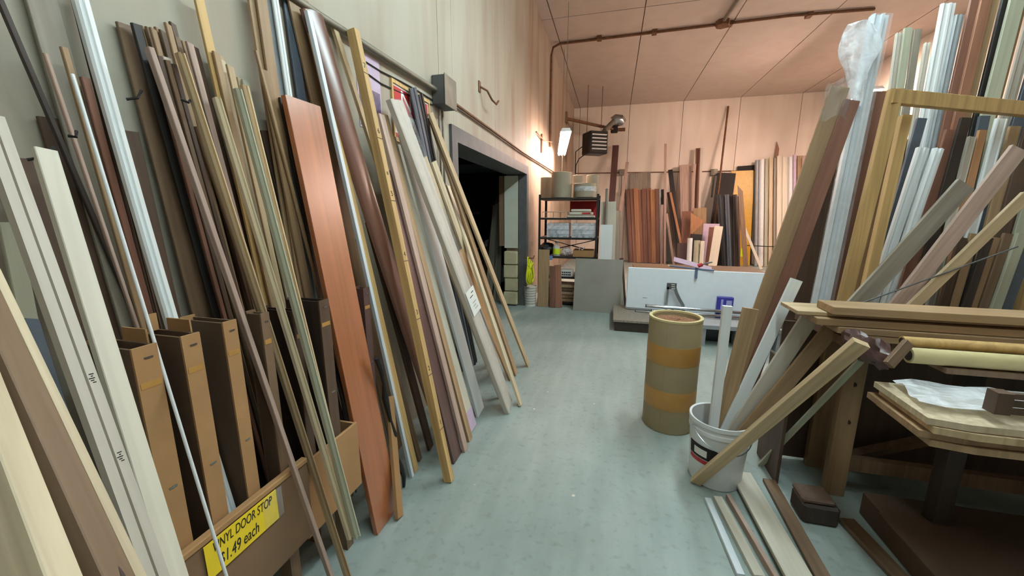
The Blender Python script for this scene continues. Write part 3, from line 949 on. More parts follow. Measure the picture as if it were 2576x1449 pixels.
bmesh.ops.create_icosphere(bm, subdivisions=2, radius=1)
for v in bm.verts:
    v.co = Vector((v.co.x * .12, v.co.y * .1, v.co.z * .10)) * (1 + .25 * math.sin(v.co.x * 5 + v.co.z * 7)) + Vector((p.x + .08, 7.6, .84))
kid('rag', bm, PAL['paper'], e, True)
p = at(1175, 538, Y(7.2))
e = empty('shop_light', p, 'dim switched-off strip light hanging in the side room', 'lamp')
kid('lamp_housing', bx(p.x - .10, p.x + .28, 7.15, 7.25, p.z, p.z + .05, bev=.006), PAL['steel'], e)
kid('hanger', tb([(p.x + .05, 7.2, p.z + .05), (p.x + .05, 7.2, 3.1)], .005, 6), PAL['steel'], e)
p = at(1200, 425, X(-2.4))
top('duct_panel', bx(-2.9, -1.9, p.y - .4, p.y + .4, p.z - .02, p.z + .03), PAL['gunmetal'], 'flat grey duct under the side room ceiling', 'duct')

# ================================================================== BACK LEFT CORNER: lamp, heater, pipes
lampc = empty('strip_lamp', (-.93, 7.45, 2.8), 'lit three-tube fluorescent strip hanging near the left wall', 'lamp')
PA, PB = at(1424, 328, Y(6.3)), at(1413, 388, Y(8.5))
PB.z = PA.z = (PA.z + PB.z) / 2
d = (PB - PA)
Mf = frame(PA, d, Vector((0, 0, -1)))
LL = d.length
bm = extrude(bmesh.new(), [(-.085, 0), (.085, 0), (.06, -.05), (-.06, -.05)], LL)
bmesh.ops.transform(bm, matrix=Mf, verts=bm.verts)
kid('housing', bm, PAL['white_pvc'], lampc)
for k in (-1, 0, 1):
    bm = bmesh.new()
    tube(bm, [Vector((k * .055, .024, .02)), Vector((k * .055, .024, LL - .02))], .019, 12)
    bmesh.ops.transform(bm, matrix=Mf, verts=bm.verts)
    kid('fluorescent_tube', bm, emis('lit_tube', PEACH, BACK_GLOW), lampc, True)
for s in (.12, .88):
    q = PA.lerp(PB, s)
    kid('hanging_chain', tb([q + Vector((0, 0, .05)), Vector((q.x, q.y, ZC))], .004, 6), PAL['conduit'], lampc)
q = PA.lerp(PB, .75)
kid('pull_cord', tb([q, q - Vector((0, 0, .55))], .003, 6), PAL['conduit'], lampc)
# small bracket on the wall that carries the lamp cable
p = at(1360, 352, X(WX))
e = empty('wall_bracket', p, 'rusty T-shaped cable bracket on the wall by the lit lamp', 'bracket')
kid('bracket_post', tb([p + Vector((.02, 0, .10)), p + Vector((.02, 0, -.22))], .018, 8), PAL['rust'], e, True)
kid('bracket_arm', tb([p + Vector((.02, -.5, .04)), p + Vector((.05, -.2, 0)), p + Vector((.05, .1, .0)), p + Vector((.08, .8, .10))], .010, 8), PAL['rust'], e, True)
# gas pipe from the left wall to the heater
GA, GB = at(1417, 299, Y(10.5)), at(1545, 333, Y(12.1))
GA.x = WX + .02
GB.z = GA.z
e = empty('gas_pipe', GA, 'rusty gas pipe reaching from the left wall over the heater', 'pipe')
kid('pipe_run', tb([GA, GB], .04, 10), PAL['rust'], e, True)
kid('wall_flange', bx(WX, WX + .05, GA.y - .09, GA.y + .09, GA.z - .12, GA.z + .16, bev=.01), PAL['rust'], e)
kid('shutoff_valve', bx(GB.x - .10, GB.x + .10, GB.y - .08, GB.y + .08, GB.z - .10, GB.z + .10, bev=.02), PAL['ink'], e)
kid('valve_stub', tb([GB + Vector((.10, 0, -.02)), GB + Vector((.30, .02, -.02))], .05, 8), PAL['rust'], e, True)
# heater, turned towards the room
hp = at(1493, 362, Y(10.6))
e = empty('unit_heater', (hp.x, hp.y, hp.z - .35), 'black louvred unit heater hanging from the ceiling near the corner', 'heater')
Mh = Matrix.Translation(hp) @ Matrix.Rotation(R(30), 4, 'Z')
kid('heater_body', bx(-.26, .26, -.28, .14, -.28, .26, mtx=Mh, bev=.02), PAL['black_pvc'], e)
kid('front_frame', bx(-.24, .24, -.30, -.28, -.26, .26, mtx=Mh, bev=.006), PAL['ink'], e)
for k in range(5):
    z = -.17 + k * .085
    kid('louvre', bx(-.20, .20, -.335, -.30, z - .006, z + .006, mtx=Mh @ Matrix.Translation((0, -.315, z)) @ Matrix.Rotation(R(-28), 4, 'X') @ Matrix.Translation((0, .315, -z))), PAL['white_pvc'], e)
for sx in (-.2, .2):
    q = Mh @ Vector((sx, 0, .28))
    kid('hanger_rod', tb([q, Vector((q.x, q.y, ZC))], .008, 6), PAL['rust'], e)
q = Mh @ Vector((-.22, .1, -.28))
kid('power_cable', tb([q, q + Vector((-.12, .1, -.06)), Vector((q.x - .22, q.y + .3, q.z - .2)), Vector((q.x - .25, q.y + .4, q.z - 1.0))], .012, 6), PAL['ink'], e, True)
# flue
FA, FB, FC = at(1520, 330, Y(11.2)), at(1548, 303, Y(11.9)), at(1552, 300, Y(12.5))
e = empty('flue_pipe', FB, 'pale metal flue pipe with an elbow behind the heater', 'pipe')
kid('flue_run', tb([FA, FB - Vector((.02, 0, 0))], .07, 14), PAL['conduit'], e, True)
kid('elbow', tb([FB - Vector((.05, 0, .03)), FB + Vector((.03, 0, .03)), FB + Vector((.12, .02, .02)), FB + Vector((.16, .1, -.03))], .14, 14), PAL['steel'], e, True)
# ceiling conduit with a bend down the left wall
CA = at(1402, 200, X(WX + .04))
zz = ZC - .03
yc_ = 7.9
e = empty('ceiling_conduit', (1.0, yc_, zz), 'rusty conduit crossing the ceiling and bending down the left wall', 'pipe')
pts = [(WX + .03, yc_, 2.75), (WX + .03, yc_, zz - .18), (WX + .06, yc_, zz - .05), (WX + .18, yc_, zz), (1.0, yc_ - .05, zz), (2.6, yc_ - .1, zz), (3.8, yc_, zz)]
kid('pipe_run', tb(pts, .022, 8), PAL['rust'], e, True)
for xx in (-.4, .55, 1.75, 2.9):
    kid('pipe_clamp', bx(xx - .04, xx + .04, yc_ - .10, yc_ + .02, zz - .03, zz + .03), PAL['rust'], e)
e = empty('ceiling_box', (1.62, yc_ - .12, ZC), 'rusty octagonal ceiling box on the conduit', 'electrical box')
kid('box_body', lathe(bmesh.new(), [(.10, -.09), (.11, -.08), (.11, 0)], (1.62, yc_ - .12, ZC), 8), PAL['rust'], e)
kid('box_arm', tb([(1.62, yc_ - .2, ZC - .03), (1.66, yc_ - 1.0, ZC - .03)], .03, 8), PAL['conduit'], e)
# back wall conduit and boxes
e = empty('wall_conduit', (1.5, YB - .03, 2.66), 'thin dark conduit running level along the back wall', 'pipe')
kid('pipe_run', tb([(WX + .1, YB - .016, 2.70), (4.4, YB - .016, 2.64)], .014, 8), PAL['rust'], e, True)
solid(e)
kid('drop_run', tb([(-1.22, YB - .04, 2.70), (-1.22, YB - .04, 3.35), (-.75, YB - .4, 3.6)], .014, 8), PAL['ink'], e, True)
for u in (1565, 1795):
    p = at(u, 434, Y(YB))
    e = empty('outlet_box', p, 'small outlet box on the back wall conduit', 'electrical box', 'outlet boxes on the back wall')
    kid('box_body', bx(p.x - .09, p.x + .09, YB - .08, YB, p.z - .09, p.z + .09, bev=.01), PAL['conduit'], e)
    kid('conduit_stub', tb([(p.x, YB - .04, p.z - .09), (p.x, YB - .04, p.z - .7)], .018, 8), PAL['conduit'], e)
def strip_fixture(x, y, z, L, mat, label):
    e = empty('strip_lamp', (x, y, z), label, 'lamp')
    bm = extrude(bmesh.new(), [(-.10, 0), (.10, 0), (.06, .05), (-.06, .05)], L)
    bmesh.ops.transform(bm, matrix=Matrix(((1, 0, 0, x), (0, 0, 1, y - L / 2), (0, 1, 0, z), (0, 0, 0, 1))), verts=bm.verts)
    kid('housing', bm, PAL['white_pvc'], e)
    for dx in (-.05, .05):
        kid('fluorescent_tube', tb([(x + dx, y - L / 2 + .02, z - .03), (x + dx, y + L / 2 - .02, z - .03)], .019, 12), mat, e, True)
    for yy in (y - L * .35, y + L * .35):
        kid('hanging_chain', tb([(x, yy, z + .05), (x, yy, ZC)], .004, 6), PAL['conduit'], e)
# second back lamp, glimpsed between the tall planks, lights the back right
q = at(2150, 252, Y(9.4))
strip_fixture(min(q.x, XR - .2), 9.4, q.z, 1.4, emis('bright_lit_tube', PEACH, BACK_GLOW_RIGHT), 'lit strip lamp behind the tall wrapped lumber near the back wall')
for k, (lx, ly, lz, es, lab) in enumerate(STRIPS):
    strip_fixture(lx, ly, lz, 2.4, emis('cool_lit_tube_%d' % k, COOL, es), lab)

# ================================================================== SHELF UNIT BY THE DOORWAY
SY, SD = 5.98, .60
sx0, sx1 = at(1354, 600, Y(SY)).x, at(1503, 600, Y(SY)).x
def zat(v, y=SY, u=1430): return at(u, v, Y(y)).z
e = empty('shelf_unit', ((sx0 + sx1) / 2, SY + SD / 2, 0), 'dark slotted-steel shelf unit against the wall beside the doorway', 'shelf')
zs = [zat(v) for v in (497, 548, 598, 646, 697)]
for x in (sx0, sx1):
    for y in (SY, SY + SD):
        bm = bmesh.new()
        s = 1 if x == sx0 else -1
        k = 1 if y == SY else -1
        box(bm, x, x + s * .035, y, y + k * .004, 0, zs[0] + .05)
        box(bm, x, x + s * .004, y + k * .004, y + k * .035, 0, zs[0] + .05)
        kid('post', bm, PAL['shelf_metal'], e)
for z in zs + [.06]:
    kid('shelf_board', bx(sx0 + .005, sx1 - .005, SY + .005, SY + SD - .005, z - .03, z, bev=.003), PAL['shelf_metal'], e)
for a, b_ in ((sx0, sx1), (sx1, sx0)):
    kid('back_brace', tb([(a, SY + SD - .02, zs[3] + .02), (b_, SY + SD - .02, zs[2] - .05)], .010, 6), PAL['shelf_metal'], e)
# wrapped rolls on the top shelf
def roll(u0, u1, v0, y, label, band=None):
    x0, x1 = at(u0, 480, Y(y)).x, at(u1, 480, Y(y)).x
    r, xc, z0 = (x1 - x0) / 2, (x0 + x1) / 2, zs[0] + .001
    h = at((u0 + u1) / 2, v0, Y(y)).z - z0
    e = empty('wrapped_roll', (xc, y, z0), label, 'roll', 'wrapped edge-band rolls')
    kid('roll_body', lathe(bmesh.new(), [(r - .03, 0.0), (r, .004), (r, h - .004), (r - .005, h), (r - .05, h), (r - .05, h - .02)], (xc, y, z0), 32), PAL['tube'], e, True)
    kid('wrap_sheen', lathe(bmesh.new(), [(r + .002, .01), (r + .003, h * .5), (r + .002, h - .01)], (xc, y, z0), 32), PAL['film'], e, True)
    if band:
        kid('silver_band', lathe(bmesh.new(), [(r + .004, h * .45), (r + .005, h * .5), (r + .005, h * .72), (r + .004, h * .77)], (xc, y, z0), 32), PAL['film_heavy'], e, True)
roll(1360, 1394, 447, SY + .42, 'grey-brown wrapped roll tucked behind the tallest roll on the shelf top')
roll(1387, 1438, 434, SY + .17, 'tallest grey-brown wrapped roll on the shelf top')
roll(1440, 1464, 441, SY + .47, 'narrow wrapped roll behind the banded roll on the shelf top')
roll(1474, 1506, 441, SY + .47, 'wrapped roll at the shelf end behind the banded roll')
roll(1443, 1500, 462, SY + .185, 'low wrapped roll with a silver band on the shelf top', True)
# second shelf: wire tray and foam packing
z = zs[1]
e = empty('wire_tray', (sx0 + .25, SY + .2, z), 'shallow pale wire tray on the second shelf', 'tray')
for k in range(4):
    kid('wire', tb([(sx0 + .06, SY + .04 + k * .1, z + .09), (sx0 + .42, SY + .04 + k * .1, z + .09)], .005, 6), PAL['pine_pale'], e)
for k in range(4):
    xx = sx0 + .06 + k * .12
    kid('wire', tb([(xx, SY + .04, z + .002), (xx, SY + .04, z + .09), (xx, SY + .34, z + .09), (xx, SY + .34, z + .002)], .005, 6), PAL['pine_pale'], e)
e = empty('foam_packing', (sx1 - .27, SY + .2, z), 'cream moulded foam packing on the second shelf', 'packing')
for k, (h_, w_) in enumerate(((.04, .42), (.05, .36), (.045, .30))):
    zz0 = z + sum((.04, .05, .045)[:k]) + .002
    kid('foam_layer', bx(sx1 - .27 - w_ / 2, sx1 - .27 + w_ / 2, SY + .05, SY + .30, zz0, zz0 + h_ - .006, bev=.01), PAL['cream'], e)
kid('red_print', bx(sx1 - .25, sx1 - .12, SY + .048, SY + .05, z + .055, z + .08), PAL['redpaint'], e)
p = at(1470, 512, Y(SY + SD + .12))
top('red_panel', bx(p.x - .22, p.x + .22, SY + SD - .05, SY + SD - .04, zs[1] + .001, zs[0] - .036, bev=.003), PAL['redpaint'], 'red panel standing at the back of the second shelf', 'panel')
# clear bins
for i, (u0, u1) in enumerate(((1376, 1431), (1438, 1496))):
    x0, x1 = at(u0, 580, Y(SY + .05)).x, at(u1, 580, Y(SY + .05)).x
    z = zs[2] + .001
    lab = ['clear plastic bin on the third shelf nearer the doorway', 'clear plastic bin on the third shelf nearer the grey sheet'][i]
    e = empty('plastic_bin', ((x0 + x1) / 2, SY + .2, z), lab, 'bin')
    h_ = .22
    for nm, a in (('bin_front', (x0, x1, SY + .04, SY + .046)), ('bin_back', (x0, x1, SY + .36, SY + .366)), ('bin_side', (x0, x0 + .006, SY + .046, SY + .36)), ('bin_side', (x1 - .006, x1, SY + .046, SY + .36))):
        kid(nm, bx(*a, z, z + h_), PAL['film_heavy'], e)
    for zz_ in (.05, .12, .20):
        kid('bin_rib', bx(x0 - .004, x1 + .004, SY + .032, SY + .04, z + zz_, z + zz_ + .015), PAL['film_heavy'], e)
    kid('bin_contents', bx(x0 + .02, x1 - .02, SY + .07, SY + .33, z + .004, z + .13, bev=.02), PAL['slate'], e)
# fourth shelf
z = zs[3] + .001
bm = bmesh.new()
bmesh.ops.create_icosphere(bm, subdivisions=3, radius=1)
xc = at(1376, 630, Y(SY + .2)).x
for v in bm.verts:
    n = 1 + .12 * math.sin(v.co.x * 6 + 1) * math.cos(v.co.y * 5 + v.co.z * 4)
    v.co = Vector((xc + v.co.x * .13 * n, SY + .22 + v.co.y * .14 * n, z + .10 + max(-1, v.co.z) * .10 * n))
top('plastic_bag', bm, PAL['black_pvc'], 'black plastic bag on the fourth shelf', 'bag', smooth=True)
xc = at(1400, 630, Y(SY + .1)).x
e = empty('spray_bottle', (xc, SY + .1, z), 'clear bottle with a bright yellow label on the fourth shelf', 'bottle')
kid('bottle_body', lathe(bmesh.new(), [(.055, 0), (.06, .01), (.06, .13), (.05, .16), (.022, .18), (.022, .20)], (xc, SY + .1, z), 20), PAL['film_heavy'], e, True)
kid('label_wrap', lathe(bmesh.new(), [(.0615, .03), (.0615, .115)], (xc, SY + .1, z), 20), plain('lime_label', S(216, 232, 40), .5), e, True)
kid('cap', lathe(bmesh.new(), [(.025, .20), (.025, .225)], (xc, SY + .1, z), 16), PAL['grey_pvc'], e, True)
xc = at(1425, 635, Y(SY + .12)).x
bm = bmesh.new()
bmesh.ops.create_icosphere(bm, subdivisions=3, radius=1)
for v in bm.verts:
    n = 1 + .2 * math.sin(v.co.x * 7) * math.cos(v.co.y * 6 + v.co.z * 8)
    v.co = Vector((xc + v.co.x * .085 * n, SY + .14 + v.co.y * .08 * n, z + .07 + v.co.z * .06 * n))
top('plastic_bag', bm, PAL['film_heavy'], 'clear plastic bag beside the yellow-labelled bottle', 'bag', smooth=True)
x0, x1 = at(1441, 640, Y(SY + .02)).x, at(1493, 640, Y(SY + .02)).x
e = empty('cardboard_tray', ((x0 + x1) / 2, SY + .2, z), 'open cardboard tray on the fourth shelf', 'tray')
for nm, a in (('tray_front', (x0, x1, SY + .02, SY + .026)), ('tray_back', (x0, x1, SY + .35, SY + .356)), ('tray_side', (x0, x0 + .006, SY + .026, SY + .35)), ('tray_side', (x1 - .006, x1, SY + .026, SY + .35))):
    kid(nm, bx(*a, z, z + .10), PAL['card'], e)
kid('tray_bottom', bx(x0 + .006, x1 - .006, SY + .026, SY + .35, z, z + .006), PAL['card'], e)
kid('white_clip', tb([((x0 + x1) / 2 - .06, SY + .1, z + .02), ((x0 + x1) / 2 - .07, SY + .1, z + .14), ((x0 + x1) / 2 - .02, SY + .1, z + .10), ((x0 + x1) / 2 + .02, SY + .1, z + .15)], .008, 6), PAL['white_pvc'], e)
p = at(1384, 646, Y(SY))
top('shelf_tag', bx(p.x - .04, p.x + .04, SY - .006, SY - .001, p.z - .05, p.z + .02), plain('blue_tag', S(110, 140, 200), .5), 'small blue tag hanging on the fourth shelf edge', 'tag')
# fifth shelf
z = zs[4] + .001
x0, x1 = at(1410, 685, Y(SY + .03)).x, at(1440, 685, Y(SY + .03)).x
e = empty('small_carton', ((x0 + x1) / 2, SY + .12, z), 'small white lettered carton on the fifth shelf', 'carton')
kid('carton_body', bx(x0, x1, SY + .03, SY + .22, z, z + .10, bev=.003), PAL['paper'], e)
for k in range(2):
    for m_ in range(5):
        kid('print_mark', bx(x0 + .022 + m_ * .029, x0 + .044 + m_ * .029, SY + .0288, SY + .0296, z + .055 - k * .036, z + .078 - k * .036), PAL['ink'], e)
bm = bmesh.new()
bmesh.ops.create_icosphere(bm, subdivisions=3, radius=1)
for v in bm.verts:
    n = 1 + .2 * math.sin(v.co.x * 7 + 2) * math.cos(v.co.y * 6 + v.co.z * 8)
    v.co = Vector(((x0 + x1) / 2 + v.co.x * .11 * n, SY + .125 + v.co.y * .08 * n, z + .17 + v.co.z * .06 * n))
top('plastic_bag', bm, PAL['film'], 'crumpled clear bag lying on the small white carton', 'bag', smooth=True)
xc = at(1381, 682, Y(SY + .1)).x
e = empty('paper_carton', (xc, SY + .1, z), 'plain white carton behind the tan board', 'carton')
kid('carton_body', bx(xc - .05, xc + .05, SY + .04, SY + .2, z, z + .14, bev=.003), PAL['paper'], e)
kid('carton_flap', bx(xc - .05, xc + .05, SY + .036, SY + .040, z + .10, z + .14), PAL['grey_pvc'], e)
# offcuts at the bottom of the shelf
for i in range(5):
    z0 = .062 + i * .055
    top('lumber_offcut', bx(sx0 + .12 + .03 * (i % 2), sx0 + .60 - .02 * (i % 3), SY + .02 + .01 * i, SY + .38, z0, z0 + .045, bev=.002), PAL[['tan', 'oak', 'pine', 'umber', 'pine'][i]],
        'short lumber offcut stacked on the bottom shelf', 'offcut', 'offcuts on the bottom shelf')
# ---- things standing in front of the shelf
p = at(1332, 770, Z(0))
e = empty('waste_bin', (p.x, p.y + .055, 0), 'small white woven waste bin below the yellow hose', 'bin')
kid('bin_body', lathe(bmesh.new(), [(.085, 0), (.105, .32), (.100, .32), (.082, .01)], (p.x, p.y + .055, 0), 24, True), PAL['paper'], e, True)
for k in range(7):
    kid('woven_band', lathe(bmesh.new(), [(.0865 + .003 * k, .03 + k * .042), (.0895 + .003 * k, .04 + k * .042), (.0885 + .003 * k, .055 + k * .042)], (p.x, p.y + .055, 0), 24), PAL['offwhite'], e, True)
p = at(1334, 682, X(WX + .12))
e = empty('hose_coil', p, 'bright yellow hose coil hanging by the doorway', 'hose')
yel = plain('lime_yellow_rubber', S(222, 226, 30), .45)
for k in range(4):
    r = .21 - .018 * k
    pts = [p + Vector((.02 * k - .03 + .01 * math.sin(a * 3 + k), r * .55 * math.cos(a), r * math.sin(a) - .01 * k)) for a in [2 * math.pi * i / 28 for i in range(29)]]
    kid('hose_loop', tb(pts, .011, 8), yel, e, True)
kid('hose_hook', tb([p + Vector((-.12, 0, .20)), p + Vector((.05, 0, .20)), p + Vector((.06, 0, .24))], .008, 6), PAL['rust'], e, True)
db('plain tan board standing in front of the shelf', (1369, 628), (1366, 773), 'tan', 27, 5.9, 5.82, name='lumber_board', cat='board', zend=0)
db('dark red-brown board turned edgewise in front of the shelf', (1390, 670), (1389, 776), 'cedar_dark', 14, 5.88, 5.80, name='lumber_board', cat='board', zend=0, t=.03)
db('red-brown board with a tapering face in front of the shelf', (1402, 668), (1405, 775), 'redwood', 17, 5.9, 5.78, name='lumber_board', cat='board', zend=0)
A, B = at(1441, 781, Z(0)), at(1560, 790, Z(0))
sheetM = Matrix.Translation((A + B) / 2) @ Matrix.Rotation(math.atan2(B.y - A.y, B.x - A.x), 4, 'Z') @ Matrix.Rotation(R(-9), 4, 'X')
wS = (B - A).length
hS = (at(1500, 651, Y((A.y + B.y) / 2 + .06)).z)
o = link('hardboard_sheet', bx(-wS / 2, wS / 2, 0, .012, 0, hS, bev=.002), plain('grey_brown_hardboard', S(150, 146, 136), .45, var=.1, scale=3))
o.matrix_world = sheetM
tag(o, 'big grey hardboard sheet leaning on the shelf unit', 'sheet')
db('bright white foam board standing behind the grey hardboard sheet', (1526, 566), (1522, 680), 'white', 31, 6.15, 6.05, name='foam_board', cat='board', zend=0, t=.03)
db('tall cream board behind the white foam board', (1531, 508), (1527, 680), 'cream', 38, 6.5, 6.4, name='lumber_board', cat='board', zend=0)
db('slim grey pipe standing against the tall cream board', (1527, 476), (1522, 640), 'grey', 8, 6.45, 6.3, name='pipe_length', cat='pipe', prof='round', zend=0)
db('grey panel edge beside the tall cream board', (1555, 530), (1551, 700), 'grey', 14, 6.7, 6.6, name='lumber_board', cat='board', zend=0)
db('dark strip between the grey sheet and the white table top', (1563, 650), (1571, 775), 'plum', 10, 6.1, 6.0, name='wood_strip', cat='strip', zend=0)
db('pale lath between the grey sheet and the white table top', (1561, 700), (1566, 780), 'green_grey', 9, 5.95, 5.85, name='wood_strip', cat='strip', zend=0)

# ================================================================== LUMBER ON THE BACK WALL
def bk(label, t_px, l_px, mat, wp, yt=12.45, yl=12.0, name='lumber_board', cat='board', **k):
    return board(name, label, cat, t_px, Y(yt), l_px, Y(yl), PAL[mat], wp=wp, face=k.pop('face', FACE_F), **k)
cols = ['cedar_dark', 'redwood', 'orange', 'redwood', 'cedar_dark', 'redwood', 'orange', 'cedar_dark']
for i in range(8):
    bk(CN[cols[i]] + ' tall board in the row standing against the back wall', (1578 + i * 10.5, 478 - (i % 3) * 2), (1588 + i * 9.5, 668), cols[i], 10.5, yt=12.5 - .015 * i, yl=12.1 - .012 * i, group='row of cedar boards on the back wall', t=.03)
bk('dark thin edge board at the end of the cedar row', (1572, 476), (1582, 668), 'dark', 4)
bk('pale blue-grey pipe standing beside the cedar row', (1656, 476), (1661, 668), 'grey_pvc', 6, prof='round', name='pipe_length', cat='pipe')
bk('black pipe standing beside the blue-grey pipe', (1665, 478), (1669, 668), 'black_pvc', 8, prof='round', name='pipe_length', cat='pipe')
bk('very tall thin white lath against the back wall', (1674, 362), (1672, 668), 'rosy', 6, yt=12.3, yl=11.8, name='wood_strip', cat='strip')
bk('short rosy lath in front of the black pipe', (1666, 515), (1664, 668), 'rosy', 6, yt=12.0, yl=11.8, name='wood_strip', cat='strip')
bk('rosy lath leaning sideways below the very tall lath', (1677, 538), (1694, 660), 'rosy', 6, yt=11.9, yl=11.6, name='wood_strip', cat='strip')
bk('tall dark grey panel seen edge on near the heater', (1549, 366), (1538, 520), 'plum', 16, name='leaning_panel', cat='panel')
bk('pale batten leaning beside the tall dark grey panel', (1578, 408), (1557, 560), 'rosy', 8, yt=12.3, yl=11.8, name='wood_strip', cat='strip')
bk('grey glossy panel behind the top of the cedar row', (1610, 436), (1610, 560), 'grey', 62, yt=12.56, yl=12.45, name='leaning_panel', cat='panel')
bk('black panel leaning with its slanted top beside the tall lath', (1686, 428), (1710, 640), 'black', 12, yt=12.4, yl=11.7, name='leaning_panel', cat='panel')
bk('orange-edged dark door slab leaning on the back wall', (1690, 485), (1706, 600), 'walnut', 26, yt=12.3, yl=11.9, name='leaning_panel', cat='panel', t=.04)
bk('bright orange batten along the dark door slab', (1686, 485), (1712, 610), 'orange', 6, yt=12.2, yl=11.7, name='wood_strip', cat='strip')
bk('wide rosy door panel standing behind the orange triangle sheet', (1724, 416), (1728, 620), 'rosy', 30, name='leaning_panel', cat='panel', t=.05)
bk('white lath at the edge of the rosy door panel', (1748, 413), (1742, 530), 'rosy', 6, yt=12.3, yl=12.1, zend=1.5, name='wood_strip', cat='strip')
bk('tall dark slab with a pale edge behind the rosy door panel', (1756, 373), (1752, 560), 'cedar_dark', 12, yl=12.25, name='leaning_panel', cat='panel')
bk('long pale lath in front of the tall dark slab', (1765, 373), (1758, 560), 'offwhite', 6, yt=12.35, yl=12.1, name='wood_strip', cat='strip')
bk('long thin rusty rod leaning high on the back wall', (1832, 268), (1812, 440), 'rust', 5, yt=12.55, yl=12.2, prof='round', name='iron_rod', cat='rod')
bk('black sheet leaning next to the yellow sheet', (1828, 437), (1800, 640), 'ink', 46, name='plastic_sheet', cat='sheet')
bk('black sheet standing taller behind the yellow sheet', (1876, 418), (1870, 600), 'ink', 42, yt=12.56, yl=12.4, name='plastic_sheet', cat='sheet')
o = bk('mustard yellow sheet on the back wall', (1868, 430), (1860, 600), 'black_pvc', 58, yt=12.5, yl=12.2, name='plastic_sheet', cat='sheet')
o.data.materials[0] = plain('mustard_plastic', S(196, 150, 24), .4)
bk('small rusty pointed offcut above the beige pipes', (1957, 365), (1950, 420), 'redwood', 8, yt=12.55, yl=12.5, name='wood_strip', cat='strip', jag=2.5)
for i in range(6):
    bk(CN[['black_pvc', 'black_pvc', 'slate', 'black', 'dark', 'walnut'][i]] + ' tall profile in the dark bundle before the yellow sheet', (1808 + i * 10, 490 + (i % 2) * 4), (1822 + i * 7, 684), ['black_pvc', 'black_pvc', 'slate', 'black', 'dark', 'walnut'][i], 11, yt=11.6, yl=11.3, prof='ridge', name='plastic_profile', cat='moulding', group='dark bundle of profiles', t=.03)
bk('rough split stick among the dark bundle', (1862, 475), (1874, 640), 'umber', 12, yt=11.4, yl=11.2, name='wood_strip', cat='strip', jag=1.5)
for i, (u, v, m, w_) in enumerate([(1904, 404, 'grey_pvc', 9), (1916, 403, 'white_pvc', 14), (1929, 400, 'green_grey', 9), (1940, 396, 'pine_pale', 10), (1950, 398, 'grey', 7), (1961, 393, 'cream', 13), (1975, 395, 'cream', 14), (1988, 396, 'white_pvc', 11), (1999, 390, 'lilac', 8), (2010, 392, 'tan', 9), (2022, 392, 'rosy', 10), (2034, 388, 'offwhite', 10)]):
    lab = {'white_pvc': 'smooth white pipe in the tall pipe bundle on the back wall', 'grey_pvc': 'grey pipe at the edge of the tall pipe bundle', 'green_grey': 'greenish moulding between white pipe and cream ones', 'lilac': 'lilac-tinted pipe in the tall bundle'}.get(m, 'beige moulding in the tall bundle on the back wall')
    bk(lab, (u, v), (u - 4 + i * .3, 690), m, w_, yt=12.45 - .01 * i, yl=12.0, prof='round' if m in ('white_pvc', 'grey_pvc', 'lilac') else 'casing', t=.04, name='long_moulding', cat='moulding', group='tall bundle of pipes and mouldings')
e = empty('strap', at(1920, 618, Y(11.8)), 'thin dark strap tied around the tall bundle', 'strap')
A, B = at(1872, 617, Y(11.86)), at(2000, 620, Y(11.86))
kid('strap_band', tb([A, (A + B) / 2 - Vector((0, 0, .02)), B], .012, 6), PAL['ink'], e)
kid('strap_tag', bx(A.x - .08, A.x + .06, A.y - .03, A.y - .01, A.z - .32, A.z - .08, bev=.01), plain('lime_label', S(216, 232, 40), .5), e, label='lime yellow tag')
bk('cream batten leaning sideways across the tall bundle', (1866, 560), (1920, 690), 'cream', 8, yt=11.5, yl=11.3, name='wood_strip', cat='strip')
# smaller clutter in front of the back wall
p = at(1757, 560, Y(11.4))
bm = bmesh.new()
q = [at(1738, 535, Y(11.26)), at(1772, 556, Y(11.24)), at(1742, 588, Y(11.22)), at(1736, 600, Y(11.22))]
vs = [bm.verts.new(x) for x in q] + [bm.verts.new(x + Vector((0, .02, 0))) for x in q]
bm.faces.new(vs[:4]); bm.faces.new(vs[7:3:-1])
for i in range(4):
    bm.faces.new((vs[i], vs[(i + 1) % 4], vs[4 + (i + 1) % 4], vs[4 + i]))
top('triangle_sheet', bm, PAL['orange'], 'orange triangular plywood offcut propped on the clutter', 'offcut')
bk('brown plywood sheet under the orange triangle', (1730, 532), (1728, 660), 'cedar_dark', 30, yt=11.38, yl=11.32, name='leaning_panel', cat='panel')
bk('yellow-brown shelf board behind the orange triangle', (1760, 524), (1758, 620), 'tan', 34, yt=11.72, yl=11.68, name='leaning_panel', cat='panel')
bk('mauve square panel low in front of the back wall clutter', (1716, 612), (1714, 680), 'plum', 24, yt=10.9, yl=10.8, name='leaning_panel', cat='panel')
bk('white tube standing beside the mauve panel', (1736, 600), (1732, 680), 'white_pvc', 13, yt=10.8, yl=10.7, prof='round', name='pipe_length', cat='pipe')
bk('olive drum-like tube beside the white tube', (1754, 606), (1750, 680), 'green_grey', 16, yt=10.8, yl=10.7, prof='round', name='pipe_length', cat='pipe')
bk('cream strip with stains beside the olive tube', (1768, 606), (1764, 660), 'cream', 10, yt=10.7, yl=10.65, name='wood_strip', cat='strip')
bk('lavender grey sheet standing behind the pale yellow board', (1790, 563), (1780, 680), 'lilac', 40, yt=11.2, yl=11.1, name='leaning_panel', cat='panel')
bk('brown board standing before the lavender sheet', (1792, 572), (1780, 680), 'cedar_dark', 16, yt=11.0, yl=10.9, name='leaning_panel', cat='panel')
bk('pale yellow foam board leaning in the clutter', (1808, 570), (1790, 684), 'cream', 22, yt=10.8, yl=10.6, name='foam_board', cat='board')
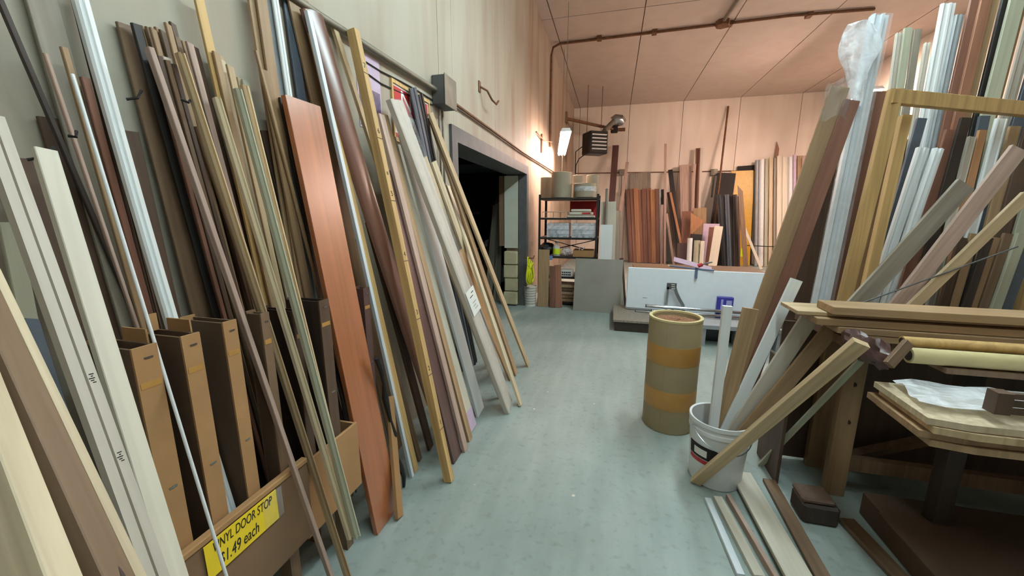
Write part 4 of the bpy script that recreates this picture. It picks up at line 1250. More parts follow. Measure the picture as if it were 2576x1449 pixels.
bk('small black slab with a white mark behind the clutter', (1752, 590), (1745, 640), 'black', 30, yt=11.05, yl=11.0, name='leaning_panel', cat='panel')

# ================================================================== LOW PLATFORM, WHITE TABLE TOP, CHROME TUBES
PZ = .15
pa = at(1545, 832, Z(0))
px1 = 2.35
e = empty('low_platform', ((pa.x + px1) / 2, 5.3, 0), 'low dark brown wooden platform under the white table top', 'platform')
kid('deck', bx(pa.x - .02, px1, pa.y - .02, 5.60, PZ - .03, PZ, bev=.003), PAL['grey'], e)
kid('skirt', bx(pa.x, px1 - .02, pa.y, pa.y + .03, .0, PZ - .03), PAL['dark'], e)
kid('skirt', bx(pa.x, pa.x + .03, pa.y + .03, 5.58, .0, PZ - .03), PAL['dark'], e)
kid('skirt', bx(px1 - .05, px1 - .02, pa.y + .03, 5.58, .0, PZ - .03), PAL['dark'], e)
A, B = at(1573, 778, Z(PZ)), at(1928, 806, Z(PZ))
ang = math.atan2(B.y - A.y, B.x - A.x)
L_ = (B - A).length + .15
hT = at(1573, 672, Y(A.y + .05)).z - PZ
Mt = Matrix.Translation(A + Vector((0, 0, .005))) @ Matrix.Rotation(ang, 4, 'Z') @ Matrix.Rotation(R(-5), 4, 'X')
e = empty('table_top', A, 'glossy white folding table top standing on edge on the low platform', 'table')
kid('top_slab', bx(0, L_, 0, .035, .0, hT, mtx=Mt, bev=.010), plain('white_laminate', S(240, 246, 252), .25, var=.02), e)
kid('edge_band', bx(.004, L_ - .004, -.004, -.0005, .012, .03, mtx=Mt), PAL['grey_pvc'], e)
kid('fold_brace', bx(.1, L_ - .1, .035, .06, hT * .4, hT * .4 + .03, mtx=Mt), PAL['steel'], e)
kid('scratch', bx(.215, .275, -.0012, -.0002, .17, .178, mtx=Mt), PAL['grey_pvc'], e)
# chrome tubes on the platform
cr = empty('tube_cradle', (.9, 5.0, PZ), 'small steel cradle carrying the chrome tubes on the platform', 'rack')
Ms = Matrix.Translation(Vector((A.x, A.y, PZ))) @ Matrix.Rotation(ang, 4, 'Z')
for i, (xa_, xb_, yl_, zl_, r) in enumerate(((.27, 1.88, -.12, .10, .022), (.34, 1.90, -.20, .06, .016), (.38, 1.85, -.30, .0245, .024), (.14, .46, -.10, .0125, .012))):
    A_, B_ = Ms @ Vector((xa_, yl_, zl_)), Ms @ Vector((xb_, yl_, zl_))
    zz = PZ + zl_
    lab = ['thick chrome tube lying along the white table top', 'thin chrome tube next to the thick one', 'dull chrome tube at the front of the platform', 'short chrome tube end by the table top edge'][i]
    e = empty('chrome_tube', A_, lab, 'tube')
    kid('tube_wall', tb([A_, B_], r, 14), PAL['chrome'], e, True)
    kid('end_cap', tb([A_ - (B_ - A_).normalized() * .012, A_], r * 1.03, 14), PAL['black_pvc'], e, True)
    if i < 2:
        for f_ in (.2, .8):
            q = A_.lerp(B_, f_)
            kid('cradle_post', bx(q.x - .015, q.x + .015, q.y - .015, q.y + .015, PZ, zz - r - .0005), PAL['gunmetal'], cr)
# bracket like a tape gun leaning on the table top
yq = 5.235
def q_(u, v): return at(u, v, Y(yq))
e = empty('steel_bracket', q_(1690, 765), 'grey steel bracket with one straight and one curved leg', 'bracket')
def strip(pts, wd, dep):
    bm = bmesh.new()
    rows = []
    for i, p in enumerate(pts):
        d = (pts[min(i + 1, len(pts) - 1)] - pts[max(i - 1, 0)]).normalized()
        n = Vector((-d.z, 0, d.x))
        rows.append([bm.verts.new(p + n * wd / 2 + Vector((0, s * dep, 0))) for s in (0, 1)] + [bm.verts.new(p - n * wd / 2 + Vector((0, s * dep, 0))) for s in (1, 0)])
    for a, b2 in zip(rows[:-1], rows[1:]):
        for k in range(4):
            bm.faces.new((a[k], a[(k + 1) % 4], b2[(k + 1) % 4], b2[k]))
    bm.faces.new(rows[0]); bm.faces.new(rows[-1][::-1])
    return bm
kid('straight_leg', strip([q_(1681, 722), q_(1679, 745), q_(1677, 765), Vector((q_(1677, 765).x, yq, PZ + .002))], .024, .03), PAL['steel'], e)
kid('curved_leg', strip([q_(1698, 724), q_(1702, 738), q_(1709, 753), q_(1718, 768), Vector((q_(1722, 768).x, yq, PZ + .012))], .04, .03), PAL['steel'], e)
kid('head_plate', strip([q_(1678, 720), q_(1702, 721)], .08, .03), PAL['gunmetal'], e)
for k in range(3):
    kid('white_print', strip([q_(1689, 716 + k * 5) - Vector((0, .002, 0)), q_(1698, 716.4 + k * 5) - Vector((0, .002, 0))], .010, .0015), PAL['paper'], e)
# blue tin
tx0 = 1.10
e = empty('blue_tin', Ms @ Vector((tx0 + .09, -.06, 0)), 'violet-blue tin with pale lettering in front of the table top', 'tin')
blue = plain('violet_blue_print', S(66, 62, 160), .35, var=.1)
pale = plain('pale_violet_print', S(170, 176, 226), .4)
kid('tin_body', bx(tx0, tx0 + .185, -.090, -.030, .001, .275, mtx=Ms, bev=.008), blue, e)
kid('label_panel', bx(tx0 + .105, tx0 + .165, -.0915, -.0902, .05, .235, mtx=Ms), pale, e)
kid('label_panel', bx(tx0 + .045, tx0 + .070, -.0915, -.0902, .04, .245, mtx=Ms), pale, e)
for m_ in range(4):
    kid('print_mark', bx(tx0 + .115, tx0 + .150, -.0925, -.0915, .065 + m_ * .032, .085 + m_ * .032, mtx=Ms), blue, e)
# clamps and sheets lying over the upper edge of the table top
zt_ = PZ + hT
xq = at(1745, 672, Y(5.42)).x - A.x
e = empty('bar_clamp', Mt @ Vector((xq, .02, hT)), 'blue-grey bar clamp with a red grip lying over the table top edge', 'clamp')
bg = plain('blue_grey_metal', S(120, 132, 160), .35, .5)
kid('clamp_bar', tb([Mt @ Vector((xq - .30, .10, hT + .035)), Mt @ Vector((xq, .018, hT + .014)), Mt @ Vector((xq + .22, -.02, hT + .006))], .012, 8), bg, e, True)
kid('clamp_jaw', bx(xq + .0, xq + .03, -.035, -.005, hT - .11, hT + .03, mtx=Mt), bg, e)
kid('clamp_bridge', bx(xq + .0, xq + .03, -.035, .05, hT + .001, hT + .03, mtx=Mt), bg, e)
kid('red_grip', tb([Mt @ Vector((xq + .03, 0, hT + .05)), Mt @ Vector((xq + .08, 0, hT + .075))], .024, 10), PAL['redpaint'], e, True)
kid('screw_handle', tb([Mt @ Vector((xq + .08, 0, hT + .075)), Mt @ Vector((xq + .19, .0, hT + .11))], .011, 8), PAL['steel'], e, True)
for i, (a, b_, m, lab) in enumerate((((1695, 652), (1790, 678), 'lilac', 'pale lilac sheet lying behind the table top edge'), ((1680, 668), (1720, 674), 'pine_pale', 'pale stick lying behind the table top edge'))):
    A_, B_ = at(*a, Y(5.75)), at(*b_, Y(5.75))
    M = frame(A_, B_ - A_, Vector((0, -.5, .8)))
    o = link('loose_sheet', extrude(bmesh.new(), profile('rect', .10 if i == 0 else .03, .012), (B_ - A_).length), PAL[m])
    o.matrix_world = M
    tag(o, lab, 'sheet' if i == 0 else 'stick')
# trestle that carries this clutter behind the table top
e = empty('trestle_bench', (1.0, 6.3, 0), 'low trestle bench hidden behind the white table top', 'bench')
kid('bench_top', bx(.35, 2.1, 5.66, 6.6, .60, .64), PAL['umber'], e)
for xx in (.45, 2.0):
    for yy in (6.0, 6.55):
        kid('leg', bx(xx - .03, xx + .03, yy - .03, yy + .03, 0, .60), PAL['umber'], e)
# pale step crate behind the round tube
A_ = at(1768, 872, Z(0))
e = empty('step_crate', (A_.x + .3, A_.y + .2, 0), 'pale grey step crate with dark openings behind the cardboard tube', 'crate')
xa, xb, ya = A_.x - .02, A_.x + .75, A_.y
kid('crate_top', bx(xa, xb, ya, ya + .28, .20, .25, bev=.005), PAL['grey_pvc'], e)
for x in (xa, xa + .36, xb - .04):
    kid('crate_leg', bx(x, x + .04, ya + .01, ya + .27, 0, .20), PAL['grey_pvc'], e)
kid('painted_inside_shade', bx(xa + .04, xb - .04, ya + .23, ya + .26, 0, .20), PAL['black_pvc'], e)  # black panel painting the shade inside the openings

# ================================================================== CARDBOARD TUBE AND BUCKET
tc_ = Vector((.437, 2.655, 0))
RR, TH = .166, .775
e = empty('cardboard_tube', tc_, 'big grey-brown cardboard drum taped twice and filled with sawdust', 'drum')
kid('tube_wall', lathe(bmesh.new(), [(RR - .004, 0), (RR, .004), (RR, TH - .004), (RR - .003, TH), (RR - .016, TH), (RR - .018, TH - .004), (RR - .018, .01)], tc_, 64, True), PAL['tube'], e, True)
kid('rim', lathe(bmesh.new(), [(RR + .001, TH - .012), (RR + .001, TH + .001), (RR - .018, TH + .001), (RR - .019, TH - .012)], tc_, 64, True), PAL['tubeend'], e, True)
for z0, z1 in ((.475, .60), (.165, .295)):
    kid('tape_band', lathe(bmesh.new(), [(RR + .0012, z0), (RR + .0016, z0 + .002), (RR + .0016, z1 - .002), (RR + .0012, z1)], tc_, 64), PAL['tape'], e, True)
bm = bmesh.new()
rings = 12
prev = None
c0 = bm.verts.new(tc_ + Vector((0, 0, TH - .02)))
for i in range(1, rings + 1):
    r = (RR - .019) * i / rings
    ring = [bm.verts.new(tc_ + Vector((r * math.cos(2 * math.pi * k / 40), r * math.sin(2 * math.pi * k / 40), TH - .022 - .012 * (i / rings) ** 2 + random.uniform(-.004, .004)))) for k in range(40)]
    for k in range(40):
        if prev is None:
            bm.faces.new((c0, ring[k], ring[(k + 1) % 40]))
        else:
            bm.faces.new((prev[k], ring[k], ring[(k + 1) % 40], prev[(k + 1) % 40]))
    prev = ring
kid('sawdust', bm, plain('brown_sawdust', S(132, 92, 66), .95, var=.35, scale=90, bump=.9), e, False, 'brown sawdust fill')
kid('seam', bx(tc_.x - .070, tc_.x - .067, tc_.y - RR * .908, tc_.y - RR * .90, .02, TH - .02), PAL['umber'], e)

bc = Vector((.615, 2.12, 0))
e = empty('plastic_bucket', bc, 'white plastic bucket with a black and red label holding wood offcuts', 'bucket')
kid('bucket_wall', lathe(bmesh.new(), [(.110, .0), (.128, .004), (.146, .30), (.152, .302), (.152, .322), (.148, .324), (.148, .345), (.154, .347), (.154, .368), (.150, .370), (.142, .366), (.124, .01), (.0, .008)], bc, 48), PAL['white_pvc'], e, True)
bm = bmesh.new()
def arc(a0, a1, z0, z1, off):
    bm = bmesh.new()
    n = 16
    prev = None
    for i in range(n + 1):
        a = R(a0 + (a1 - a0) * i / n)
        row = []
        for z in (z0, z1):
            r = .128 + (.146 - .128) * (z - .004) / .296 + off
            row.append(bm.verts.new(bc + Vector((r * math.cos(a), r * math.sin(a), z))))
        if prev:
            bm.faces.new((prev[0], row[0], row[1], prev[1]))
        prev = row
    return bm
kid('black_label', arc(190, 262, .16, .235, .001), PAL['ink'], e)
kid('red_label', arc(190, 240, .132, .156, .001), PAL['redpaint'], e)
kid('white_patch', arc(205, 236, .175, .215, .0016), PAL['paper'], e)
kid('bail_handle', tb([bc + Vector((.158 * math.cos(a), .158 * math.sin(a), .33 - .10 * math.sin((a - R(200)) / R(160) * math.pi))) for a in [R(200 + 160 * i / 16) for i in range(17)]], .003, 6), PAL['steel'], e, True)
# boards standing in the bucket: feet inside it, heads where the photo shows them
def bu(label, t_px, yt, ox, oy, mat, w, t=.016, name='wood_offcut', cat='offcut', rot=0.0, **k):
    B, T = bc + Vector((ox, oy, .014)), at(*t_px, Y(yt))
    d = T - B
    f = Matrix.Rotation(R(rot), 3, d.normalized()) @ FACE_F
    M = frame(B, d, f)
    pf = profile('rect', w, t)
    M.translation.z -= min((M.to_3x3() @ Vector((x, y, 0))).z for x, y in pf)
    bm = extrude(bmesh.new(), pf, d.length, 10 if k.get('bow') else 1, k.get('bow', 0))
    bm.verts.index_update()
    OBST.append(hull([M @ v.co for v in bm.verts], [tuple(v.index for v in f_.verts) for f_ in bm.faces]))
    o = link(name, bm, PAL[mat])
    o.matrix_world = M
    return tag(o, label, cat)
bu('tall tan plank standing in the bucket and leaning on the rack', (2112, 225), 2.50, -.02, .075, 'oak', .085, name='lumber_plank', cat='plank')
bu('tall brown plank beside the tan one in the bucket', (2142, 258), 2.47, .035, .045, 'cedar_dark', .07, name='lumber_plank', cat='plank')
bu('square white post offcut standing upright in the bucket', (1830, 770), 2.13, -.035, -.01, 'white', .045, .03)
bu('tan board offcut in the bucket next to the white post', (1888, 778), 2.16, -.015, .022, 'tan', .075)
bu('bright white strip leaning out of the bucket', (2003, 708), 2.22, -.055, -.035, 'white', .055)
bu('off-white wide board leaning out of the bucket', (2040, 800), 2.08, -.06, -.06, 'offwhite', .075)
bu('brown wide board leaning far out of the bucket', (2095, 830), 2.04, -.06, -.082, 'oak', .07)
board('wood_offcut', 'tan board lying across the bucket with its sawn foot on the floor', 'offcut', (2160, 868), Y(1.60), (1748, 1214), Z(0), PAL['pine'], wp=46, face=FACE_F, t=.028)
board('wood_offcut', 'thin greenish strip leaning on the bench leg beside the bucket', 'offcut', (2165, 910), Y(1.98), (1912, 1172), Z(0), PAL['green_grey'], wp=20, face=FACE_F, t=.012)
# boards lying on the floor towards the camera
def flat(label, f_px, n_px, z0, mat, w, t, name='floor_board'):
    A_, B_ = at(*f_px, Z(z0 + t)), at(*n_px, Z(z0 + t))
    d = B_ - A_
    d.z = 0
    M = frame(Vector((A_.x, A_.y, z0 + t / 2)), d, Vector((0, 0, 1)))
    o = link(name, extrude(bmesh.new(), profile('rect', w, t), d.length * 1.55), PAL[mat])
    o.matrix_world = M
    tag(o, label, 'board')
    return o
flat('white strip lying on the floor below the bucket', (1781, 1252), (1830, 1365), 0.0, 'white_blue', .030, .022)
flat('narrow cream board on the floor beside the white strip', (1806, 1248), (1868, 1365), 0.0, 'cream', .042, .022)
flat('thin rosy board on the floor between the cream ones', (1832, 1242), (1905, 1366), 0.0, 'rosy', .020, .035)
flat('wide cream board lying on the floor, partly in shadow', (1862, 1186), (1965, 1368), 0.022, 'cream', .105, .018)
flat('brown board lying on the floor along the wide cream one', (1935, 1205), (2035, 1385), 0.0, 'umber', .06, .02)

# ================================================================== WORK BENCH AND RACK ON THE RIGHT
BY0, BY1 = 1.92, 2.42
BZ = .90
e = empty('work_bench', (1.7, 2.15, 0), 'dark timber work bench under the stacked planks', 'bench')
kid('bench_top', bx(1.02, 3.8, BY0, BY1, BZ - .04, BZ), PAL['umber'], e)
p0, p1 = at(2110, 930, Y(2.13)), at(2092, 1240, Z(0))
for xx, yy in ((p1.x, p1.y), (2.9, 2.1), (1.2, BY1 - .05), (2.9, BY1 - .05)):
    kid('leg', bx(xx - .045, xx + .045, yy - .02, yy + .02, 0, BZ - .04, bev=.002), PAL['oak'], e)
kid('back_sheet', bx(p1.x - .22, 3.75, BY1 - .02, BY1 - .008, .02, BZ - .05), PAL['walnut'], e)
kid('side_sheet', bx(p1.x - .26, p1.x - .245, 2.14, BY1, .0, .66), PAL['walnut'], e)
kid('stretcher', bx(1.15, 2.9, BY0 + .2, BY0 + .24, .15, .22), PAL['umber'], e)
kid('diagonal_brace', tb([(1.3, 2.3, .12), (2.6, 2.3, .72)], .03, 4), PAL['umber'], e)
for dz, dx in ((.62, .0), (.42, .004)):
    kid('knot_hole', tb([(p1.x + dx, p1.y - .0215, dz), (p1.x + .004 + dx, p1.y - .020, dz)], .011, 10), PAL['dark'], e)

# stack of planks on the bench
def hor(label, l_px, y, depth, thick, mat, z0, L=1.9, name='stacked_plank', rz=0.0, group=None, cat='plank'):
    P_ = at(*l_px, Y(y))
    M = Matrix.Translation((P_.x, y, z0)) @ Matrix.Rotation(R(rz), 4, 'Z')
    # grain along local z: build along z then lay down along x
    lay = Matrix(((0, 0, 1, 0), (0, 1, 0, 0), (-1, 0, 0, 0), (0, 0, 0, 1)))
    bm = bmesh.new()
    box(bm, -thick, 0, 0, depth, 0, L, bev=.002)
    o = link(name, bm, PAL[mat])
    o.matrix_world = M @ lay
    return tag(o, label, cat, group)
zq = BZ + .001
hor('lowest plank of the stack on the work bench', (2150, 825), 1.90, .20, .028, 'tan', zq, rz=-1.5)
hor('second plank from the bench in the stack', (2112, 805), 1.90, .22, .028, 'tan', zq + .030, rz=-2)
hor('third plank in the stack, with a dark end', (2057, 795), 1.91, .20, .030, 'oak', zq + .060, rz=-1)
hor('thin plank jutting furthest out of the stack', (2008, 770), 1.95, .19, .018, 'pine', zq + .092, rz=-1)
hor('topmost tan plank of the stack', (2100, 762), 1.90, .15, .034, 'tan', zq + .112, rz=-1.5)
# lower shelf brackets and sheets at the near side of the bench
SZ = .70
F1, N1 = at(2200, 958, Z(SZ + .10)), at(2335, 1050, Z(SZ + .10))
e = empty('support_trestle', (1.7, 1.5, 0), 'rough trestle carrying the film-covered sheets', 'trestle')
yy0, yy1 = N1.y + .03, F1.y - .03
for xx in (1.95, 2.9):
    for yy in (yy0, yy1):
        kid('leg', bx(xx - .03, xx + .03, yy - .03, yy + .03, 0, SZ - .05), PAL['dark'], e)
    kid('cross_bar', bx(xx - .03, xx + .03, yy0 - .05, yy1 + .05, SZ - .05, SZ), PAL['dark'], e)
dirn = (N1 - F1); dirn.z = 0
for i in range(4):
    off = [(.02, 0), (-.01, .01), (.015, -.01), (0, 0)][i]
    z0 = SZ + .001 + i * .025
    a, b_ = F1 + Vector((off[0], off[1], 0)), N1 + Vector((off[0], off[1], 0))
    bm = bmesh.new()
    q = [a, b_, b_ + Vector((.10, -.02, 0)), b_ + Vector((2.0, -.02, 0)), a + Vector((2.0, .02, 0))]
    lo = [bm.verts.new((v.x, v.y, z0)) for v in q]
    hi = [bm.verts.new((v.x, v.y, z0 + .022)) for v in q]
    bm.faces.new(lo[::-1]); bm.faces.new(hi)
    for k in range(5):
        bm.faces.new((lo[k], lo[(k + 1) % 5], hi[(k + 1) % 5], hi[k]))
    top('plywood_sheet', bm, PAL[['tan', 'oak', 'pine', 'pine_pale'][i]], ['bottom plywood sheet of the pile under the clear film', 'second plywood sheet of the pile, slightly proud', 'third plywood sheet of the pile', 'top plywood sheet directly under the clear film'][i], 'sheet')
# crumpled film on the sheets
bm = bmesh.new()
nx, ny = 26, 14
grid = []
a, b_ = F1 + Vector((.05, -.01, 0)), N1 + Vector((.02, .05, 0))
for i in range(nx):
    row = []
    for j in range(ny):
        s, t = i / (nx - 1), j / (ny - 1)
        p = a.lerp(b_, t) + Vector((s * 1.4, 0, 0))
        row.append(bm.verts.new((p.x, p.y, SZ + .108 + .016 * abs(math.sin(s * 23 + t * 5)) * abs(math.cos(t * 9 + s * 8)) + random.uniform(0, .008))))
    grid.append(row)
for i in range(nx - 1):
    for j in range(ny - 1):
        bm.faces.new((grid[i][j], grid[i + 1][j], grid[i + 1][j + 1], grid[i][j + 1]))
top('plastic_film', bm, PAL['film_shiny'], 'crumpled shiny clear film spread over the plywood pile', 'film', smooth=False)
# dark clamp block and slats at the right edge
P_ = at(2512, 1010, Y(1.45))
e = empty('slatted_crate', (P_.x, 1.45, SZ + .13), 'dark slatted crate corner beside the film-covered sheets', 'crate')
kid('corner_post', bx(P_.x - .02, P_.x + .02, 1.43, 1.47, SZ + .13, SZ + .20), PAL['walnut'], e)
for k in range(3):
    kid('slat', bx(P_.x + .02, P_.x + .5, 1.44, 1.455, SZ + .13 + k * .025, SZ + .148 + k * .025), PAL['walnut'], e)
# rolls lying between stack and sheets
for i, (u, v, y, r, m, lab) in enumerate(((2268, 858, 1.80, .020, 'pine_yellow', 'slim yellow cardboard roll under the plank stack'), (2285, 893, 1.72, .030, 'tubeend', 'thicker cream cardboard roll beside the yellow one'))):
    A_ = at(u, v, Y(y))
    e = empty('cardboard_roll', A_, lab, 'roll')
    kid('roll_body', tb([A_, A_ + Vector((1.0, 0, 0))], r, 20), PAL[m], e, True)
    kid('core_shade', tb([A_ + Vector((-.001, 0, 0)), A_ + Vector((.002, 0, 0))], r * .7, 16), PAL['dark'], e)  # dark disc painting the shaded hollow of the core
# ledge that carries the rolls
e = empty('bench_ledge', (1.8, 1.76, 0), 'narrow ledge on brackets carrying the cardboard rolls', 'shelf')
zl = at(2285, 893, Y(1.72)).z - .032
kid('ledge_board', bx(1.22, 3.4, 1.69, BY0 - .005, zl - .02, zl), PAL['umber'], e)
kid('ledge_leg', bx(2.3, 2.36, 1.84, 1.90, 0, zl - .02), PAL['dark'], e)
kid('ledge_leg', bx(1.40, 1.46, 1.84, 1.90, 0, zl - .02), PAL['dark'], e)
# wrapped purple-brown bundle end
A_ = at(2135, 850, Y(1.86))
bm = bmesh.new()
NN = 20
P0, P1 = at(2120, 848, Y(1.86)), at(2235, 900, Y(1.72))
prev = None
for i in range(9):
    s = i / 8
    c = P0.lerp(P1, s)
    ring = []
    for k in range(NN):
        a = 2 * math.pi * k / NN
        r = (.030 + .022 * math.sin(s * 2.6)) * (1 + .25 * math.sin(a * 4 + s * 9) + .12 * math.sin(a * 7 - s * 14))
        ring.append(bm.verts.new(c + Vector((.25 * r * math.cos(a), r * .9 * math.cos(a), r * math.sin(a)))))
    if prev:
        for k in range(NN):
            bm.faces.new((prev[k], prev[(k + 1) % NN], ring[(k + 1) % NN], ring[k]))
    else:
        bm.faces.new(ring[::-1])
    prev = ring
bm.faces.new(prev)
top('wrapped_bundle', bm, PAL['plum'], 'crumpled plum-brown wrapped bundle under the plank stack', 'bundle', smooth=True)
board('wood_offcut', 'ragged fibrous board end below the plum-brown bundle', 'offcut', (2285, 862), Y(1.70), (2235, 918), Y(1.66), PAL['umber'], w=.035, zend=None, face=FACE_F)
# dark clutter under the bench
e = empty('floor_carton', (1.75, 1.75, 0), 'flattened dark carton on the floor under the bench', 'carton')
c1 = at(2170, 1235, Z(.12))
DC = plain('deep_brown_cardboard', S(84, 64, 48), .9, var=.15, scale=6)  # plain brown, a tone deeper than the other cardboard
kid('carton_body', bx(c1.x, c1.x + 1.0, c1.y - .5, c1.y, 0, .12, bev=.006), DC, e)
kid('carton_flap', bx(c1.x - .02, c1.x + .9, c1.y - .52, c1.y - .15, .12, .126, mtx=None), DC, e)
kid('carton_flap', bx(c1.x + .35, c1.x + .7, c1.y - .95, c1.y - .50, .0, .006), DC, e)
c2 = at(2050, 1300, Z(0))
e = empty('foot_block', (c2.x, c2.y, 0), 'dark wooden foot block on the floor by the bench leg', 'block')
kid('block_body', bx(c2.x - .08, c2.x + .07, c2.y - .06, c2.y + .08, 0, .10, bev=.012), PAL['dark'], e)
kid('block_cap', bx(c2.x - .085, c2.x + .05, c2.y - .05, c2.y + .07, .10, .125, bev=.008), PAL['walnut'], e)
for i in range(2):
    A_, B_ = at(2130 + i * 60, 1300 - i * 20, Z(.03)), at(2230 + i * 70, 1405, Z(.03))
    d = B_ - A_; d.z = 0
    o = link('floor_board', extrude(bmesh.new(), profile('rect', .07, .02), d.length * 1.4), PAL['umber'])
    o.matrix_world = frame(Vector((A_.x, A_.y, .012)), d, Vector((0, 0, 1)))
    tag(o, ['dark board on the floor under the bench near the sack', 'dark board on the floor beside the flattened carton'][i], 'board')

# ---- rack frame
RY = 2.56
rk = e = empty('lumber_rack', (1.4, RY, 0), 'yellow-pine lumber rack frame with a top rail', 'rack')
pt, pb = at(2253, 225, Y(RY)), at(2126, 745, Y(RY))
d = (pt - pb); d = d / d.z
P0 = pb - d * pb.z
bm = extrude(bmesh.new(), profile('rect', .058, .04), (pt - P0).length)
bmesh.ops.transform(bm, matrix=frame(P0, pt - P0, FACE_F), verts=bm.verts)
kid('upright', bm, PAL['pine_yellow'], e)
rl, rr = at(2240, 243, Y(RY - .01)), at(2575, 275, Y(RY + .22))
bm = extrude(bmesh.new(), profile('rect', .068, .04), (rr - rl).length + .5)
bmesh.ops.transform(bm, matrix=frame(rl, rr - rl, Vector((.3, -1, 0))), verts=bm.verts)
kid('top_rail', bm, PAL['pine_yellow'], e)
bm = extrude(bmesh.new(), profile('rect', .05, .04), 2.2)
bmesh.ops.transform(bm, matrix=frame(Vector((rr.x + .3, rr.y + .12, 0)), Vector((0, 0, 1)), FACE_F), verts=bm.verts)
kid('upright', bm, PAL['pine_yellow'], e)
zr = pt.z
kid('back_rail', bx(P0.x + .28, rr.x + .8, 3.30, 3.36, 1.75, 1.82), PAL['umber'], e)
kid('back_rail', bx(P0.x + .28, rr.x + .8, 3.30, 3.36, .25, .32), PAL['umber'], e)
for xx in (P0.x + .30, rr.x + .75):
    kid('upright', bx(xx, xx + .05, 3.36, 3.40, 0, 2.2), PAL['umber'], e)
    kid('foot', bx(xx - .01, xx + .06, RY, 3.45, 0, .02), PAL['umber'], e)
kid('back_sheet', bx(P0.x + .12, rr.x + .8, 3.40, 3.415, .05, 1.95), PAL['walnut'], e)  # added dark backing, keeps the gaps between the boards dark

def rb(label, t_px, l_px, mat, wp, yt=3.0, yl=2.75, zend=0.02, name='lumber_board', cat='board', **k):
    return board(name, label, cat, t_px, Y(yt), l_px, Y(yl), PAL[mat], wp=wp, face=k.pop('face', FACE_F), zend=zend, **k)
# wrapped white bundle beside the upright
o = rb('white mouldings in clear wrap standing beside the rack upright', (2213, 42), (2066, 760), 'white_blue', 44, yt=2.85, yl=2.62, name='wrapped_moulding', cat='moulding', prof='ridge', t=.04)
oL = max(v.co.z for v in o.data.vertices); ow = max(v.co.x for v in o.data.vertices)
bm = extrude(bmesh.new(), profile('rect', ow * 2 + .01, .052), oL - .01, 6)
bmesh.ops.translate(bm, verts=bm.verts, vec=(0, 0, .005))
for v in bm.verts:
    v.co += Vector((random.uniform(-.002, .002), random.uniform(0, .004), 0))
link('clear_wrap', bm, PAL['film'], o)
# puffed plastic bag top
bm = bmesh.new()
q0, q1 = at(2165, 60, Y(2.78)), at(2150, 265, Y(2.72))
prev = None
for i in range(14):
    s = i / 13
    c = q0.lerp(q1, s)
    wv = (.075 + .02 * math.sin(s * 7)) * (1 - .75 * max(0, s - .55) / .45) * (.7 + .3 * min(1, s * 6))
    ring = []
    for k in range(24):
        a = 2 * math.pi * k / 24
        f_ = 1 + .10 * math.sin(a * 5 + s * 11) + .06 * math.sin(a * 9 - s * 6)
        ring.append(bm.verts.new(c + Vector((wv * f_ * math.cos(a), .03 * f_ * math.sin(a), .01 * math.sin(a * 3)))))
    if prev:
        for k in range(24):
            bm.faces.new((prev[k], prev[(k + 1) % 24], ring[(k + 1) % 24], ring[k]))
    else:
        bm.faces.new(ring[::-1])
    prev = ring
bm.faces.new(prev)
top('plastic_bag', bm, PAL['film_heavy'], 'puffed milky plastic bag over the top of the wrapped mouldings', 'bag', smooth=True)
bm = bmesh.new()
q0, q1 = at(2118, 205, Y(2.5)), at(2098, 300, Y(2.47))
prev = None
for i in range(9):
    s = i / 8
    c = q0.lerp(q1, s)
    ring = []
    for k in range(18):
        a = 2 * math.pi * k / 18
        f_ = 1 + .14 * math.sin(a * 4 + s * 9)
        ring.append(bm.verts.new(c + Vector((.06 * f_ * math.cos(a), .035 * f_ * math.sin(a), .012 * math.sin(a * 3)))))
    if prev:
        for k in range(18):
            bm.faces.new((prev[k], prev[(k + 1) % 18], ring[(k + 1) % 18], ring[k]))
    prev = ring
top('plastic_sleeve', bm, PAL['film'], 'thin clear sleeve around the top of the tall tan plank', 'film', smooth=True)
solid(rk)
rb('brown board in shadow beside the rack upright', (2212, 232), (2104, 742), 'cedar_dark', 30, yt=2.90, yl=2.80)
rb('yellow-lit batten standing inside the rack upright', (2277, 293), (2188, 690), 'pine_yellow', 25, yt=2.70, yl=2.62, t=.04)
rb('brown board between upright and yellow-lit batten', (2252, 305), (2168, 690), 'oak', 34, yt=2.80, yl=2.70)
rb('fluted white moulding with a film-topped end', (2333, 372), (2232, 680), 'white', 30, yt=2.72, yl=2.67, prof='ridge', t=.03, name='door_moulding', cat='moulding')
rb('fluted white moulding tight beside the film-topped one', (2362, 376), (2258, 680), 'white', 26, yt=2.73, yl=2.68, prof='ridge', t=.03, name='door_moulding', cat='moulding')
rb('dark grey board behind the fluted white mouldings', (2318, 300), (2205, 700), 'slate', 24, yt=2.95, yl=2.85)
